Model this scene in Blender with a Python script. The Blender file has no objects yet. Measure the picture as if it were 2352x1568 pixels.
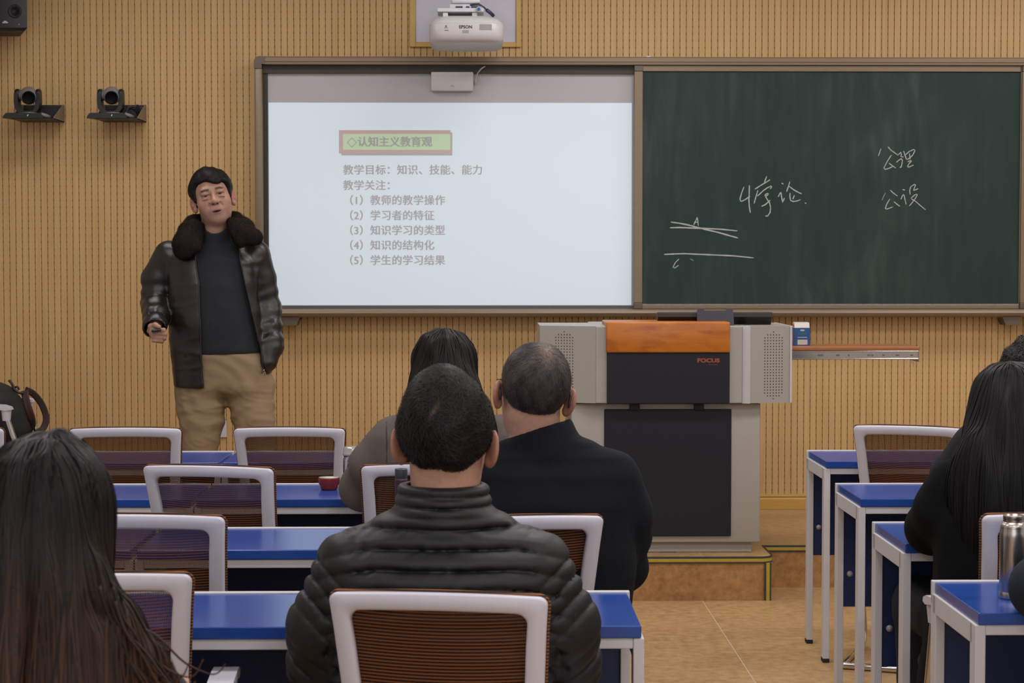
import bpy, bmesh, math, random
import numpy as np
from mathutils import Vector, Matrix, Euler
SC = bpy.context.scene
COL = SC.collection
PI = math.pi
R = math.radians
# ------------------------------------------------------------------ camera, world, lights, exposure
FPX = 4424.0
CAM = bpy.data.cameras.new('camera'); cam = bpy.data.objects.new('camera', CAM); COL.objects.link(cam)
cam.location = (0, 0, 1.49)
cam.rotation_euler = (R(90 - 2.382), 0, R(-0.855))
CAM.sensor_width = 36.0; CAM.lens = FPX / 2352 * 36.0
CAM.clip_start = 0.05
CAM.dof.use_dof = True; CAM.dof.focus_distance = 6.4; CAM.dof.aperture_fstop = 13.0
SC.camera = cam
SC.view_settings.view_transform = 'Standard'; SC.view_settings.look = 'None'
SC.view_settings.gamma = 1.0; SC.view_settings.use_curve_mapping = False
SC.view_settings.exposure = 0.0
wd = bpy.data.worlds.new('world'); SC.world = wd; wd.use_nodes = True
wd.node_tree.nodes['Background'].inputs[0].default_value = (0.9, 0.93, 1.0, 1)
wd.node_tree.nodes['Background'].inputs[1].default_value = 0.02
def lamp(name, loc, sx, sy, power, col=(1.0, 0.975, 0.975), rot=(0, 0, 0)):
    l = bpy.data.lights.new(name, 'AREA'); l.shape = 'RECTANGLE'; l.size = sx; l.size_y = sy
    l.energy = power; l.color = col
    o = bpy.data.objects.new(name, l); COL.objects.link(o); o.location = loc; o.rotation_euler = rot
    return o
CEIL = 3.35
for _x, _p in ((-1.55, 0.74), (0.75, 0.98), (3.05, 1.12)):
    for _y, _q in ((8.55, 0.78), (6.5, 1.0), (4.2, 0.95), (1.6, 0.9), (-1.2, 0.9)):
        lamp('ceiling_lamp', (_x, _y, CEIL - 0.03), 1.2, 0.6, 28.0 * _p * _q)
lamp('daylight_fill', (0.3, -3.2, 1.95), 5.5, 1.7, 62.0, (0.78, 0.87, 1.0), (R(90), 0, 0))  # cool fill added behind the camera for unseen window daylight

MW = Matrix.Translation(cam.location) @ cam.rotation_euler.to_matrix().to_4x4()
MR = cam.rotation_euler.to_matrix()
def at(x, y, Y):
    """point of the room seen at photo pixel (x, y) at depth Y"""
    d = MR @ Vector(((x - 1176) / FPX, -(y - 784) / FPX, -1.0))
    t = Y / d.y
    return Vector((d.x * t, Y, 1.49 + d.z * t))
# ------------------------------------------------------------------ materials
MATS = {}
def lin(c):
    return tuple(((v / 12.92) if v <= 0.04045 else ((v + 0.055) / 1.055) ** 2.4) for v in c)
def s8(r, g, b):
    return lin((r / 255, g / 255, b / 255))
def nd(nt, t, loc=None, **kw):
    n = nt.nodes.new(t)
    for k, v in kw.items(): setattr(n, k, v)
    return n
def mat(name, col, rough=0.5, metal=0.0, spec=0.5, vary=0.06, scale=(8, 8, 8), bump=0.0, bscale=60.0, sheen=0.0, emit=None, estr=0.0, detail=4.0, coat=0.0):
    if name in MATS: return MATS[name]
    m = bpy.data.materials.new(name); m.use_nodes = True; MATS[name] = m
    nt = m.node_tree; b = nt.nodes['Principled BSDF']; L = nt.links.new
    b.inputs['Roughness'].default_value = rough; b.inputs['Metallic'].default_value = metal
    b.inputs['Specular IOR Level'].default_value = spec
    if sheen: b.inputs['Sheen Weight'].default_value = sheen
    if coat: b.inputs['Coat Weight'].default_value = coat
    tc = nd(nt, 'ShaderNodeTexCoord'); mp = nd(nt, 'ShaderNodeMapping'); L(tc.outputs['Object'], mp.inputs[0])
    mp.inputs['Scale'].default_value = scale
    nz = nd(nt, 'ShaderNodeTexNoise'); L(mp.outputs[0], nz.inputs['Vector']); nz.inputs['Detail'].default_value = detail
    cr = nd(nt, 'ShaderNodeMix', data_type='RGBA')
    L(nz.outputs[0], cr.inputs[0])
    cr.inputs[6].default_value = tuple(max(0, c * (1 - vary * 1.6)) for c in col) + (1,)
    cr.inputs[7].default_value = tuple(min(1, c * (1 + vary * 1.6)) for c in col) + (1,)
    L(cr.outputs[2], b.inputs['Base Color'])
    if bump:
        n2 = nd(nt, 'ShaderNodeTexNoise'); L(tc.outputs['Object'], n2.inputs['Vector'])
        n2.inputs['Scale'].default_value = bscale; n2.inputs['Detail'].default_value = 5
        bp = nd(nt, 'ShaderNodeBump'); bp.inputs['Strength'].default_value = bump; bp.inputs['Distance'].default_value = 0.002
        L(n2.outputs[0], bp.inputs['Height']); L(bp.outputs[0], b.inputs['Normal'])
    if emit:
        b.inputs['Emission Color'].default_value = tuple(emit) + (1,); b.inputs['Emission Strength'].default_value = estr
    return m
def ramp(nt, fac, stops):
    r = nd(nt, 'ShaderNodeValToRGB'); nt.links.new(fac, r.inputs[0])
    e = r.color_ramp.elements
    while len(e) < len(stops): e.new(0.5)
    for i, (p, c) in enumerate(stops):
        e[i].position = p; e[i].color = tuple(c) + (1,)
    return r
def math_node(nt, op, a, b=None, c=None):
    n = nd(nt, 'ShaderNodeMath', operation=op)
    for i, v in enumerate((a, b, c)):
        if v is None: continue
        if isinstance(v, (int, float)): n.inputs[i].default_value = v
        else: nt.links.new(v, n.inputs[i])
    return n.outputs[0]
# ------------------------------------------------------------------ mesh builder
class MB:
    def __init__(s): s.v = []; s.f = []; s.m = []; s.sm = []
    def add(s, verts, faces, mi=0, smooth=False):
        o = len(s.v); s.v.extend([tuple(p) for p in verts])
        for f in faces:
            s.f.append([i + o for i in f]); s.m.append(mi); s.sm.append(smooth)
        return s
    def box(s, x0, x1, y0, y1, z0, z1, mi=0, r=0.0, M=None, seg=2):
        if r <= 0:
            vs = [(x, y, z) for x in (x0, x1) for y in (y0, y1) for z in (z0, z1)]
            fs = [(0, 1, 3, 2), (4, 6, 7, 5), (0, 4, 5, 1), (2, 3, 7, 6), (0, 2, 6, 4), (1, 5, 7, 3)]
            sm = False
        else:
            bm = bmesh.new(); bmesh.ops.create_cube(bm, size=1)
            for v in bm.verts:
                v.co = ((x0 + x1) / 2 + v.co.x * (x1 - x0), (y0 + y1) / 2 + v.co.y * (y1 - y0), (z0 + z1) / 2 + v.co.z * (z1 - z0))
            r = min(r, 0.49 * min(x1 - x0, y1 - y0, z1 - z0))
            bmesh.ops.bevel(bm, geom=list(bm.edges), offset=r, segments=seg, profile=0.5, affect='EDGES')
            bm.verts.index_update()
            vs = [v.co.copy() for v in bm.verts]; fs = [[v.index for v in f.verts] for f in bm.faces]
            bm.free(); sm = r > 0.0045
        if M is not None: vs = [M @ Vector(p) for p in vs]
        return s.add(vs, fs, mi, sm)
    def tube(s, pts, r, n=10, mi=0, cap=True, closed=False, flat=1.0):
        pts = [Vector(p) for p in pts]; N = len(pts); rr = r if isinstance(r, (list, tuple)) else [r] * N
        vs = []; up = None
        for i, p in enumerate(pts):
            a = pts[i - 1] if (i > 0 or closed) else p; b = pts[(i + 1) % N] if (i < N - 1 or closed) else p
            t = (b - a).normalized() if (b - a).length > 1e-9 else Vector((0, 0, 1))
            if up is None:
                up = Vector((0, 0, 1)) if abs(t.z) < 0.9 else Vector((0, 1, 0))
            side = t.cross(up)
            if side.length < 1e-6: side = t.cross(Vector((1, 0, 0)))
            side.normalize(); up = side.cross(t).normalized()
            for k in range(n):
                A = 2 * PI * k / n
                vs.append(p + side * (math.cos(A) * rr[i]) + up * (math.sin(A) * rr[i] * flat))
        fs = []
        M = N if closed else N - 1
        for i in range(M):
            for k in range(n):
                a, b = i * n + k, i * n + (k + 1) % n
                c, d = ((i + 1) % N) * n + (k + 1) % n, ((i + 1) % N) * n + k
                fs.append((a, d, c, b))
        if cap and not closed:
            fs.append(tuple(range(n))); fs.append(tuple(range((N - 1) * n, N * n))[::-1])
        return s.add(vs, fs, mi, True)
    def lathe(s, prof, n=32, mi=0, M=None, smooth=True):
        vs = []; fs = []
        for (r, z) in prof:
            for k in range(n):
                A = 2 * PI * k / n; vs.append(Vector((r * math.cos(A), r * math.sin(A), z)))
        for i in range(len(prof) - 1):
            for k in range(n):
                fs.append((i * n + k, i * n + (k + 1) % n, (i + 1) * n + (k + 1) % n, (i + 1) * n + k))
        if prof[0][0] > 1e-5: fs.append(tuple(range(n))[::-1])
        if prof[-1][0] > 1e-5: fs.append(tuple(range((len(prof) - 1) * n, len(prof) * n)))
        if M is not None: vs = [M @ p for p in vs]
        return s.add(vs, fs, mi, smooth)
    def prism(s, poly, ax, a, b, mi=0, smooth=False, M=None):
        """poly in the two axes that are not ax, pushed from a to b along ax"""
        def P(p, h):
            return {'x': (h, p[0], p[1]), 'y': (p[0], h, p[1]), 'z': (p[0], p[1], h)}[ax]
        n = len(poly); vs = [P(p, a) for p in poly] + [P(p, b) for p in poly]
        fs = [tuple(range(n)), tuple(range(n, 2 * n))[::-1]] + [(i, n + i, n + (i + 1) % n, (i + 1) % n) for i in range(n)]
        if M is not None: vs = [M @ Vector(p) for p in vs]
        return s.add(vs, fs, mi, smooth)
    def build(s, name, mats, parent=None, loc=None, fix=True, shade=None):
        me = bpy.data.meshes.new(name); me.from_pydata(s.v, [], s.f)
        if not isinstance(mats, (list, tuple)): mats = [mats]
        for m in mats: me.materials.append(m)
        me.polygons.foreach_set('material_index', s.m); me.polygons.foreach_set('use_smooth', s.sm if shade is None else [shade] * len(s.f))
        if fix:
            bm = bmesh.new(); bm.from_mesh(me); bmesh.ops.recalc_face_normals(bm, faces=bm.faces); bm.to_mesh(me); bm.free()
        me.update()
        o = bpy.data.objects.new(name, me); COL.objects.link(o)
        if parent is not None: o.parent = parent
        if loc is not None: o.location = loc
        return o
def sharp(o, ang=40):
    """edge split by angle so bevelled parts shade cleanly"""
    md = o.modifiers.new('es', 'EDGE_SPLIT'); md.split_angle = R(ang); return o
def thing(name, label, cat, loc=(0, 0, 0), rz=0.0, group=None):
    o = bpy.data.objects.new(name, None); COL.objects.link(o); o.empty_display_size = 0.1
    o.location = loc; o.rotation_euler = (0, 0, rz)
    return tag(o, label, cat, group)
def tag(o, label, cat, group=None, kind=None):
    o['label'] = label; o['category'] = cat
    if group: o['group'] = group
    if kind: o['kind'] = kind
    return o
def struct(o):
    o['kind'] = 'structure'; return o
def dup(root, loc, rz, label, group=None):
    r = root.copy(); COL.objects.link(r); r.location = loc; r.rotation_euler = (0, 0, rz); r['label'] = label
    if group: r['group'] = group
    for ch in list(root.children):
        c = ch.copy(); COL.objects.link(c); c.parent = r
        for g in list(ch.children):
            d = g.copy(); COL.objects.link(d); d.parent = c
    return r
def text_mesh(body, size, name, m, parent, origin, ex=Vector((1, 0, 0)), ey=Vector((0, 0, 1)), bold=0.0, depth=0.0006, align='CENTER', shear=0.0):
    """a line of lettering as a mesh standing at origin with the given axes"""
    cu = bpy.data.curves.new('t', 'FONT'); cu.body = body; cu.size = size; cu.align_x = align; cu.align_y = 'CENTER'
    cu.offset = bold; cu.extrude = depth; cu.resolution_u = 3; cu.shear = shear
    to = bpy.data.objects.new('t', cu); COL.objects.link(to)
    dg = bpy.context.evaluated_depsgraph_get(); me = bpy.data.meshes.new_from_object(to.evaluated_get(dg))
    bpy.data.objects.remove(to); bpy.data.curves.remove(cu)
    ez = ex.cross(ey)
    M = Matrix(((ex.x, ey.x, ez.x, origin[0]), (ex.y, ey.y, ez.y, origin[1]), (ex.z, ey.z, ez.z, origin[2]), (0, 0, 0, 1)))
    me.transform(M); me.name = name
    me.materials.clear(); me.materials.append(m)
    if parent is False: return me
    o = bpy.data.objects.new(name, me); COL.objects.link(o); o.parent = parent
    return o
def join_meshes(mes, name, m, parent):
    mb = MB()
    for me in mes:
        mb.add([v.co for v in me.vertices], [list(p.vertices) for p in me.polygons]); bpy.data.meshes.remove(me)
    return mb.build(name, m, parent, fix=False)
def smooth_path(pts, k=5):
    P_ = [Vector(p) for p in pts]; out = []
    for i in range(len(P_) - 1):
        for q in range(k):
            tt = q / k; a = P_[max(i - 1, 0)]; b = P_[i]; c_ = P_[i + 1]; d = P_[min(i + 2, len(P_) - 1)]
            out.append(0.5 * ((2 * b) + (c_ - a) * tt + (2 * a - 5 * b + 4 * c_ - d) * tt * tt + (3 * b - a - 3 * c_ + d) * tt ** 3))
    return out + [P_[-1]]
# ------------------------------------------------------------------ the room
WALL_Y = 10.03
XL, XR, YB = -3.25, 4.6, -3.4
def wood_wall_mat():
    m = bpy.data.materials.new('slat_veneer'); m.use_nodes = True; nt = m.node_tree; b = nt.nodes['Principled BSDF']; L = nt.links.new
    tc = nd(nt, 'ShaderNodeTexCoord')
    mp = nd(nt, 'ShaderNodeMapping'); L(tc.outputs['Object'], mp.inputs[0]); mp.inputs['Scale'].default_value = (90, 1, 2.2)
    n1 = nd(nt, 'ShaderNodeTexNoise'); L(mp.outputs[0], n1.inputs['Vector']); n1.inputs['Scale'].default_value = 1.0; n1.inputs['Detail'].default_value = 5
    mp2 = nd(nt, 'ShaderNodeMapping'); L(tc.outputs['Object'], mp2.inputs[0]); mp2.inputs['Scale'].default_value = (14, 1, 1.1)
    n2 = nd(nt, 'ShaderNodeTexNoise'); L(mp2.outputs[0], n2.inputs['Vector']); n2.inputs['Scale'].default_value = 1.0; n2.inputs['Detail'].default_value = 3
    f = math_node(nt, 'ADD', math_node(nt, 'MULTIPLY', n1.outputs[0], 0.5), math_node(nt, 'MULTIPLY', n2.outputs[0], 0.5))
    r = ramp(nt, f, [(0.3, (0.49, 0.305, 0.125)), (0.52, (0.56, 0.365, 0.160)), (0.75, (0.61, 0.415, 0.195))])
    L(r.outputs[0], b.inputs['Base Color']); b.inputs['Roughness'].default_value = 0.5; b.inputs['Specular IOR Level'].default_value = 0.35
    return m
M_SLAT = wood_wall_mat()
def groove_mat():
    m = bpy.data.materials.new('groove_backing'); m.use_nodes = True; nt = m.node_tree; b = nt.nodes['Principled BSDF']; L = nt.links.new
    tc = nd(nt, 'ShaderNodeTexCoord'); sp = nd(nt, 'ShaderNodeSeparateXYZ'); L(tc.outputs['Object'], sp.inputs[0])
    t = math_node(nt, 'FRACT', math_node(nt, 'MULTIPLY', sp.outputs[2], 1 / 0.036))
    hole = math_node(nt, 'LESS_THAN', t, 0.30)
    mx = nd(nt, 'ShaderNodeMix', data_type='RGBA'); L(hole, mx.inputs[0])
    mx.inputs[6].default_value = (0.42, 0.27, 0.11, 1); mx.inputs[7].default_value = (0.15, 0.09, 0.037, 1)
    L(mx.outputs[2], b.inputs['Base Color']); b.inputs['Roughness'].default_value = 0.8
    return m
M_GROOVE = groove_mat()
M_PLASTER = mat('white_plaster', (0.62, 0.60, 0.57), 0.8, vary=0.03, bump=0.1)
M_CEIL = mat('ceiling_tile', (0.66, 0.65, 0.63), 0.85, vary=0.03)
def floor_mat(name, c0, c1, rough, seam=None, sc=26):
    m = bpy.data.materials.new(name); m.use_nodes = True; nt = m.node_tree; b = nt.nodes['Principled BSDF']; L = nt.links.new
    tc = nd(nt, 'ShaderNodeTexCoord')
    n1 = nd(nt, 'ShaderNodeTexNoise'); L(tc.outputs['Object'], n1.inputs['Vector']); n1.inputs['Scale'].default_value = sc; n1.inputs['Detail'].default_value = 8; n1.inputs['Roughness'].default_value = 0.65
    n2 = nd(nt, 'ShaderNodeTexNoise'); L(tc.outputs['Object'], n2.inputs['Vector']); n2.inputs['Scale'].default_value = 3; n2.inputs['Detail'].default_value = 3
    f = math_node(nt, 'ADD', math_node(nt, 'MULTIPLY', n1.outputs[0], 0.75), math_node(nt, 'MULTIPLY', n2.outputs[0], 0.25))
    r = ramp(nt, f, [(0.36, c0), (0.62, c1)])
    out = r.outputs[0]
    if seam:
        sp = nd(nt, 'ShaderNodeSeparateXYZ'); L(tc.outputs['Object'], sp.inputs[0])
        t = math_node(nt, 'FRACT', math_node(nt, 'MULTIPLY', math_node(nt, 'ADD', sp.outputs[0], 20 - seam), 0.5))
        ln = math_node(nt, 'LESS_THAN', math_node(nt, 'ABSOLUTE', math_node(nt, 'SUBTRACT', t, 0.004)), 0.0009)
        mx = nd(nt, 'ShaderNodeMix', data_type='RGBA'); L(ln, mx.inputs[0]); L(out, mx.inputs[6]); mx.inputs[7].default_value = (0.58, 0.46, 0.36, 1)
        out = mx.outputs[2]
    L(out, b.inputs['Base Color']); b.inputs['Roughness'].default_value = rough
    return m
M_FLOOR = floor_mat('tan_vinyl', (0.33, 0.185, 0.075), (0.50, 0.315, 0.15), 0.36, seam=0.955)
M_RISER = floor_mat('riser_vinyl', (0.26, 0.115, 0.035), (0.44, 0.235, 0.085), 0.5, sc=30)
M_BASEB = mat('honey_skirting', (0.52, 0.30, 0.07), 0.35, vary=0.12, scale=(2, 40, 40))
M_YEL = mat('yellow_edging', (0.42, 0.31, 0.03), 0.5)
M_DGREY = mat('dark_edging', (0.035, 0.035, 0.035), 0.6)
M_WHITE = mat('white_plastic', (0.58, 0.57, 0.65), 0.38, vary=0.02)
M_BLACK = mat('black_plastic', (0.012, 0.012, 0.013), 0.42, vary=0.1)

struct(MB().box(XL, XR, YB, WALL_Y + 0.2, -0.1, 0).build('floor', M_FLOOR))
struct(MB().box(XL, XR, YB, WALL_Y + 0.2, CEIL, CEIL + 0.1).build('ceiling', M_CEIL))
struct(MB().box(XL - 0.1, XL, YB, WALL_Y + 0.2, 0, CEIL).build('wall_left', M_PLASTER))
struct(MB().box(XR, XR + 0.1, YB, WALL_Y + 0.2, 0, CEIL).build('wall_right', M_PLASTER))
struct(MB().box(XL, XR, YB - 0.1, YB, 0, CEIL).build('wall_back', M_PLASTER))
# slatted front wall: backing board and the slats cut into it, as one panelled wall
PITCH = 0.03278
GX0 = at(572.6, 115, WALL_Y).x
wl = MB(); wl.box(XL, XR, WALL_Y + 0.0045, WALL_Y + 0.12, 0, CEIL, 1)
n0 = int(math.floor((XL - GX0) / PITCH)); n1 = int(math.ceil((XR - GX0) / PITCH))
for i in range(n0, n1):
    a = GX0 + i * PITCH + 0.0020; b = GX0 + (i + 1) * PITCH - 0.0020
    if b <= XL or a >= XR: continue
    wl.prism([(a, WALL_Y + 0.0055), (a, WALL_Y + 0.0012), (a + 0.0012, WALL_Y), (b - 0.0012, WALL_Y), (b, WALL_Y + 0.0012), (b, WALL_Y + 0.0055)], 'z', 0.0, CEIL, 0)
struct(wl.build('wall_front', [M_SLAT, M_GROOVE], fix=False))
# platform with riser and edging
PZ = 0.193; PF1, PF2 = 8.40, 8.735; PXR = 1.272
pl = MB()
rc = 0.06
corner = [(PXR - rc + rc * math.sin(t), PF1 + rc - rc * math.cos(t)) for t in [k * PI / 16 for k in range(9)]]
poly = [(XL, WALL_Y), (XL, PF1)] + corner + [(PXR, PF2), (XR, PF2), (XR, WALL_Y)]
pl.prism(poly, 'z', 0.0, PZ - 0.001, 0)
npoly = len(poly)
o = pl.build('floor_platform', [M_RISER, M_FLOOR])
for p in o.data.polygons:
    if abs(p.normal.z) > 0.5: p.material_index = 1
struct(o)
ed = MB()
def edging(path, w=0.02):
    for (z0, z1, mi, th) in ((PZ - 0.006, PZ + 0.002, 1, 0.006), (PZ - 0.021, PZ - 0.006, 0, 0.005), (PZ - 0.027, PZ - 0.021, 1, 0.006)):
        for (p, q) in zip(path[:-1], path[1:]):
            p = Vector(p); q = Vector(q); d = (q - p).normalized(); n = Vector((d.y, -d.x))
            e = d * 0.001
            v = [p - e, q + e, q + e + n * th, p - e + n * th]
            ed.prism([(c.x, c.y) for c in v], 'z', z0, z1, mi)
edging([(XL, PF1)] + corner + [(PXR, PF2)])
edging([(PXR, PF2), (XR, PF2)])
for (dx, mi) in ((-0.028, 1), (-0.021, 0), (-0.006, 1)):
    w_ = {-0.028: 0.007, -0.021: 0.015, -0.006: 0.007}[dx]
    ed.box(PXR + dx - 0.008, PXR + dx + w_ - 0.008, PF1 - 0.004, PF1 + 0.03, 0.0, PZ - 0.027, mi)
struct(ed.build('trim_1', [M_YEL, M_DGREY]))
bb = MB(); bb.prism([(WALL_Y, PZ), (WALL_Y, PZ + 0.08), (WALL_Y - 0.012, PZ + 0.08), (WALL_Y - 0.014, PZ + 0.068), (WALL_Y - 0.009, PZ + 0.062), (WALL_Y - 0.013, PZ + 0.054), (WALL_Y - 0.013, PZ)], 'x', XL, XR)
struct(bb.build('baseboard_front', M_BASEB))

# white recess behind the projector with a wooden border
def px_rect(x0, y0, x1, y1, Y):
    a = at(x0, y0, Y); b = at(x1, y1, Y)
    return a.x, b.x, b.z, a.z
x0, x1, z0, z1 = px_rect(954, -120, 1185, 97.5, WALL_Y)
ox0, ox1, oz0, oz1 = px_rect(941, -133, 1196, 109, WALL_Y)
t = thing('service_panel', 'white service panel in a honey wood border behind the projector', 'wall panel', ((x0 + x1) / 2, WALL_Y, z0))
ofs = t.location
mb = MB(); mb.box(x0, x1, WALL_Y - 0.004, WALL_Y, z0, z1, r=0.002); p = mb.build('panel', M_WHITE, t); p.location = -ofs
mb = MB()
mb.box(ox0, x0, WALL_Y - 0.016, WALL_Y, oz0, oz1, r=0.003); mb.box(x1, ox1, WALL_Y - 0.016, WALL_Y, oz0, oz1, r=0.003)
mb.box(x0, x1, WALL_Y - 0.016, WALL_Y, oz0, z0, r=0.003); mb.box(x0, x1, WALL_Y - 0.016, WALL_Y, z1, oz1, r=0.003)
p = mb.build('border', mat('honey_border', (0.56, 0.35, 0.09), 0.4, vary=0.1, scale=(30, 30, 3)), t); p.location = -ofs
# socket plate
c = at(502, 985, WALL_Y)
t = thing('socket_plate', 'white socket plate low on the slatted wall, seen between the lecturer\'s legs', 'socket', (c.x, WALL_Y, c.z))
MB().box(-0.043, 0.043, -0.012, 0, -0.043, 0.043, r=0.003).build('plate', M_WHITE, t)
sk = MB()
for dx, dz in ((-0.014, 0.012), (0.014, 0.012), (-0.01, -0.014), (0.01, -0.014), (0, -0.004)):
    sk.box(dx - 0.0015, dx + 0.0015, -0.0124, -0.01, dz - 0.005, dz + 0.005)
sk.build('slot', M_BLACK, t)

# ------------------------------------------------------------------ sliding board unit
M_ALU = mat('bronze_aluminium', (0.215, 0.158, 0.100), 0.40, metal=0.25, vary=0.08, scale=(2, 30, 30))
M_ALUD = mat('bronze_corner', (0.12, 0.09, 0.068), 0.45, metal=0.2)
M_TRACK_SHADE = mat('shaded_track', (0.034, 0.025, 0.016), 0.5)  # dark brown carries the recess shade of the frame gaps
FR = 9.905                                   # front of the outer rails
L_, T_ = at(584, 129.5, FR).x, at(1400, 130.5, FR).z
BOT = at(1400, 728.5, FR).z; RGT = XR - 0.5
t = thing('board_frame', 'bronze aluminium frame around the whiteboard and the green chalkboards', 'board frame', ((L_ + RGT) / 2, WALL_Y, BOT)); ofs = t.location
def P(mb, name, m, parent=None):
    o = mb.build(name, m, parent or t); o.location = -ofs if parent is None else (0, 0, 0); return o
railh = at(1400, 130.5, FR).z - at(1400, 148.5, FR).z
mb = MB()
mb.prism([(WALL_Y, T_), (FR + 0.004, T_), (FR, T_ - 0.006), (FR, T_ - railh * 0.62), (FR + 0.003, T_ - railh * 0.66), (FR, T_ - railh * 0.7), (FR + 0.001, T_ - railh), (WALL_Y, T_ - railh)], 'x', L_ + 0.05, RGT)
P(mb, 'top_rail', M_ALU)
tt = T_ - railh
mb = MB(); mb.box(L_ + 0.03, RGT, 9.945, WALL_Y, tt - 0.042, tt); P(mb, 'track', M_TRACK_SHADE)
brail = BOT + (at(1400, 709.5, FR).z - BOT)
mb = MB()
mb.prism([(WALL_Y, BOT + 0.004), (FR + 0.012, BOT), (FR - 0.012, BOT + 0.008), (FR - 0.02, BOT + 0.022), (FR - 0.014, BOT + 0.036), (FR + 0.002, brail), (WALL_Y, brail)], 'x', L_ + 0.05, RGT)
P(mb, 'chalk_tray', M_ALU)
mb = MB(); stile = at(603, 400, FR).x
mb.box(L_, stile, FR, WALL_Y, BOT + 0.06, T_ - 0.06, r=0.006); P(mb, 'side_rail', M_ALU)
mb = MB(); mb.box(stile - 0.002, at(616, 400, 9.96).x, 9.955, WALL_Y, brail, tt); P(mb, 'side_recess', M_TRACK_SHADE)  # strip filling the side gap, its shade put into the dark colour
def corner_cap(z0, z1, top):
    r = 0.028; pts = []
    x0, x1 = L_ - 0.002, L_ + 0.055
    if top:
        pts = [(x0, z0), (x1, z0), (x1, z1)] + [(x0 + r - r * math.sin(k * PI / 16), z1 - r + r * math.cos(k * PI / 16)) for k in range(9)]
    else:
        pts = [(x0, z1)] + [(x0 + r - r * math.cos(k * PI / 16), z0 + r - r * math.sin(k * PI / 16)) for k in range(9)] + [(x1, z0), (x1, z1)]
    m_ = MB()
    w = stile - L_
    if top:
        m_.prism([(x0, z0), (x0 + w, z0), (x0 + w, z1 - railh), (x1, z1 - railh), (x1, z1)] + pts[3:], 'y', FR - 0.002, WALL_Y)
    else:
        m_.prism(pts[:-2] + [(x1, z0), (x1, brail), (x0 + w, brail), (x0 + w, z1)], 'y', FR - 0.002, WALL_Y)
    P(m_, 'corner_cap', M_ALUD)
corner_cap(T_ - 0.06, T_ + 0.001, True); corner_cap(BOT - 0.001, BOT + 0.07, False)
for (xa, xb, xc, xd) in ((632, 688, 640, 681), (2303, 2346, 2311, 2341)):
    zt = BOT + 0.004; zb = at(1400, 747, FR).z
    m_ = MB(); m_.prism([(at(xa, 730, FR).x, zt), (at(xc, 745, FR).x, zb), (at(xd, 745, FR).x, zb), (at(xb, 730, FR).x, zt)], 'y', FR + 0.004, WALL_Y)
    P(m_, 'foot_bracket', M_ALUD)
cp = at(1489, 129, 9.95); m_ = MB(); m_.box(cp.x - 0.012, cp.x + 0.012, 9.94, 9.97, T_ - 0.002, T_ + 0.01, r=0.003); P(m_, 'clip', M_WHITE)

# whiteboard
WBY = 9.965
def wb_mat():
    m = mat('whiteboard_surface', (0.45, 0.44, 0.45), 0.42, vary=0.02, scale=(2, 2, 2)); return m
M_WB = wb_mat()
x0, x1, z0, z1 = px_rect(614, 166, 1457, 704, WBY)
t = thing('whiteboard', 'white projection board carrying a pale blue slide of grey Chinese text', 'whiteboard', ((x0 + x1) / 2, WBY, z0)); ofs = t.location
mb = MB(); mb.box(x0, x1, WBY, WBY + 0.03, z0, z1); P(mb, 'panel', M_WB)
mb = MB(); mb.box(at(1451.5, 300, WBY).x, at(1456.5, 300, WBY).x, WBY - 0.004, WBY, z0, z1, r=0.001); P(mb, 'edge_strip', mat('lilac_alu', (0.4, 0.37, 0.42), 0.4))
mb = MB(); zb = at(1000, 701.5, WBY).z; mb.box(x0, x1, WBY - 0.008, WBY, brail - 0.004, zb, r=0.001); P(mb, 'lower_edge', mat('grey_alu', (0.10, 0.09, 0.085), 0.45))
# projector light put into the slide's own emission; dark lettering glows least
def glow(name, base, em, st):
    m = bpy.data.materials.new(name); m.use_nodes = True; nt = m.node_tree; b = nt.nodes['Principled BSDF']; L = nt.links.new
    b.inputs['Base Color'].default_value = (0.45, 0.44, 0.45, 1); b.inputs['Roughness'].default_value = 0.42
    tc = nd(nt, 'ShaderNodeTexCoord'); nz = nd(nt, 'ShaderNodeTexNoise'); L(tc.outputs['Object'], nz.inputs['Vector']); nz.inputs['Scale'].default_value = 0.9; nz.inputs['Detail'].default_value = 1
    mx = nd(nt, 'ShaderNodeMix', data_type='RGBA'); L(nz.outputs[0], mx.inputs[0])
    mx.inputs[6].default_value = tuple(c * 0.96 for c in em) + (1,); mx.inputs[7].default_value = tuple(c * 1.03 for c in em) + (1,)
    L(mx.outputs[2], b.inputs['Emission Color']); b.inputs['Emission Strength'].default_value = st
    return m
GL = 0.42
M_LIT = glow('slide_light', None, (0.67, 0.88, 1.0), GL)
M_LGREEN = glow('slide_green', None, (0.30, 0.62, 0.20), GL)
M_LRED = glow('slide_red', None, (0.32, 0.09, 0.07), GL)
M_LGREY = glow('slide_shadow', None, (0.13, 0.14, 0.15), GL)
M_LTXT = glow('slide_text_glow', None, (0.08, 0.09, 0.115), GL)
M_LTXTG = glow('slide_heading_glow', None, (0.035, 0.04, 0.06), GL)
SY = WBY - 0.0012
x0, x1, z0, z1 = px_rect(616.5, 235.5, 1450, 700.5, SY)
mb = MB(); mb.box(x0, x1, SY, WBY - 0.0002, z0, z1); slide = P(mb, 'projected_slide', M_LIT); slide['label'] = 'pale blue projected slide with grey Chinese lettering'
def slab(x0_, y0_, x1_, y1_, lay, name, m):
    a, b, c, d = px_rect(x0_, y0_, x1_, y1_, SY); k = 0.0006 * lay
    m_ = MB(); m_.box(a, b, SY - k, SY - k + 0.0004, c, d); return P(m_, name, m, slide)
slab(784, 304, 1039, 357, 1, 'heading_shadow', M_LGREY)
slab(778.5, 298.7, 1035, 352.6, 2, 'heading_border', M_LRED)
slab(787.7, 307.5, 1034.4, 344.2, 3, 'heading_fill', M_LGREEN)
PXM = WBY / FPX
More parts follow.
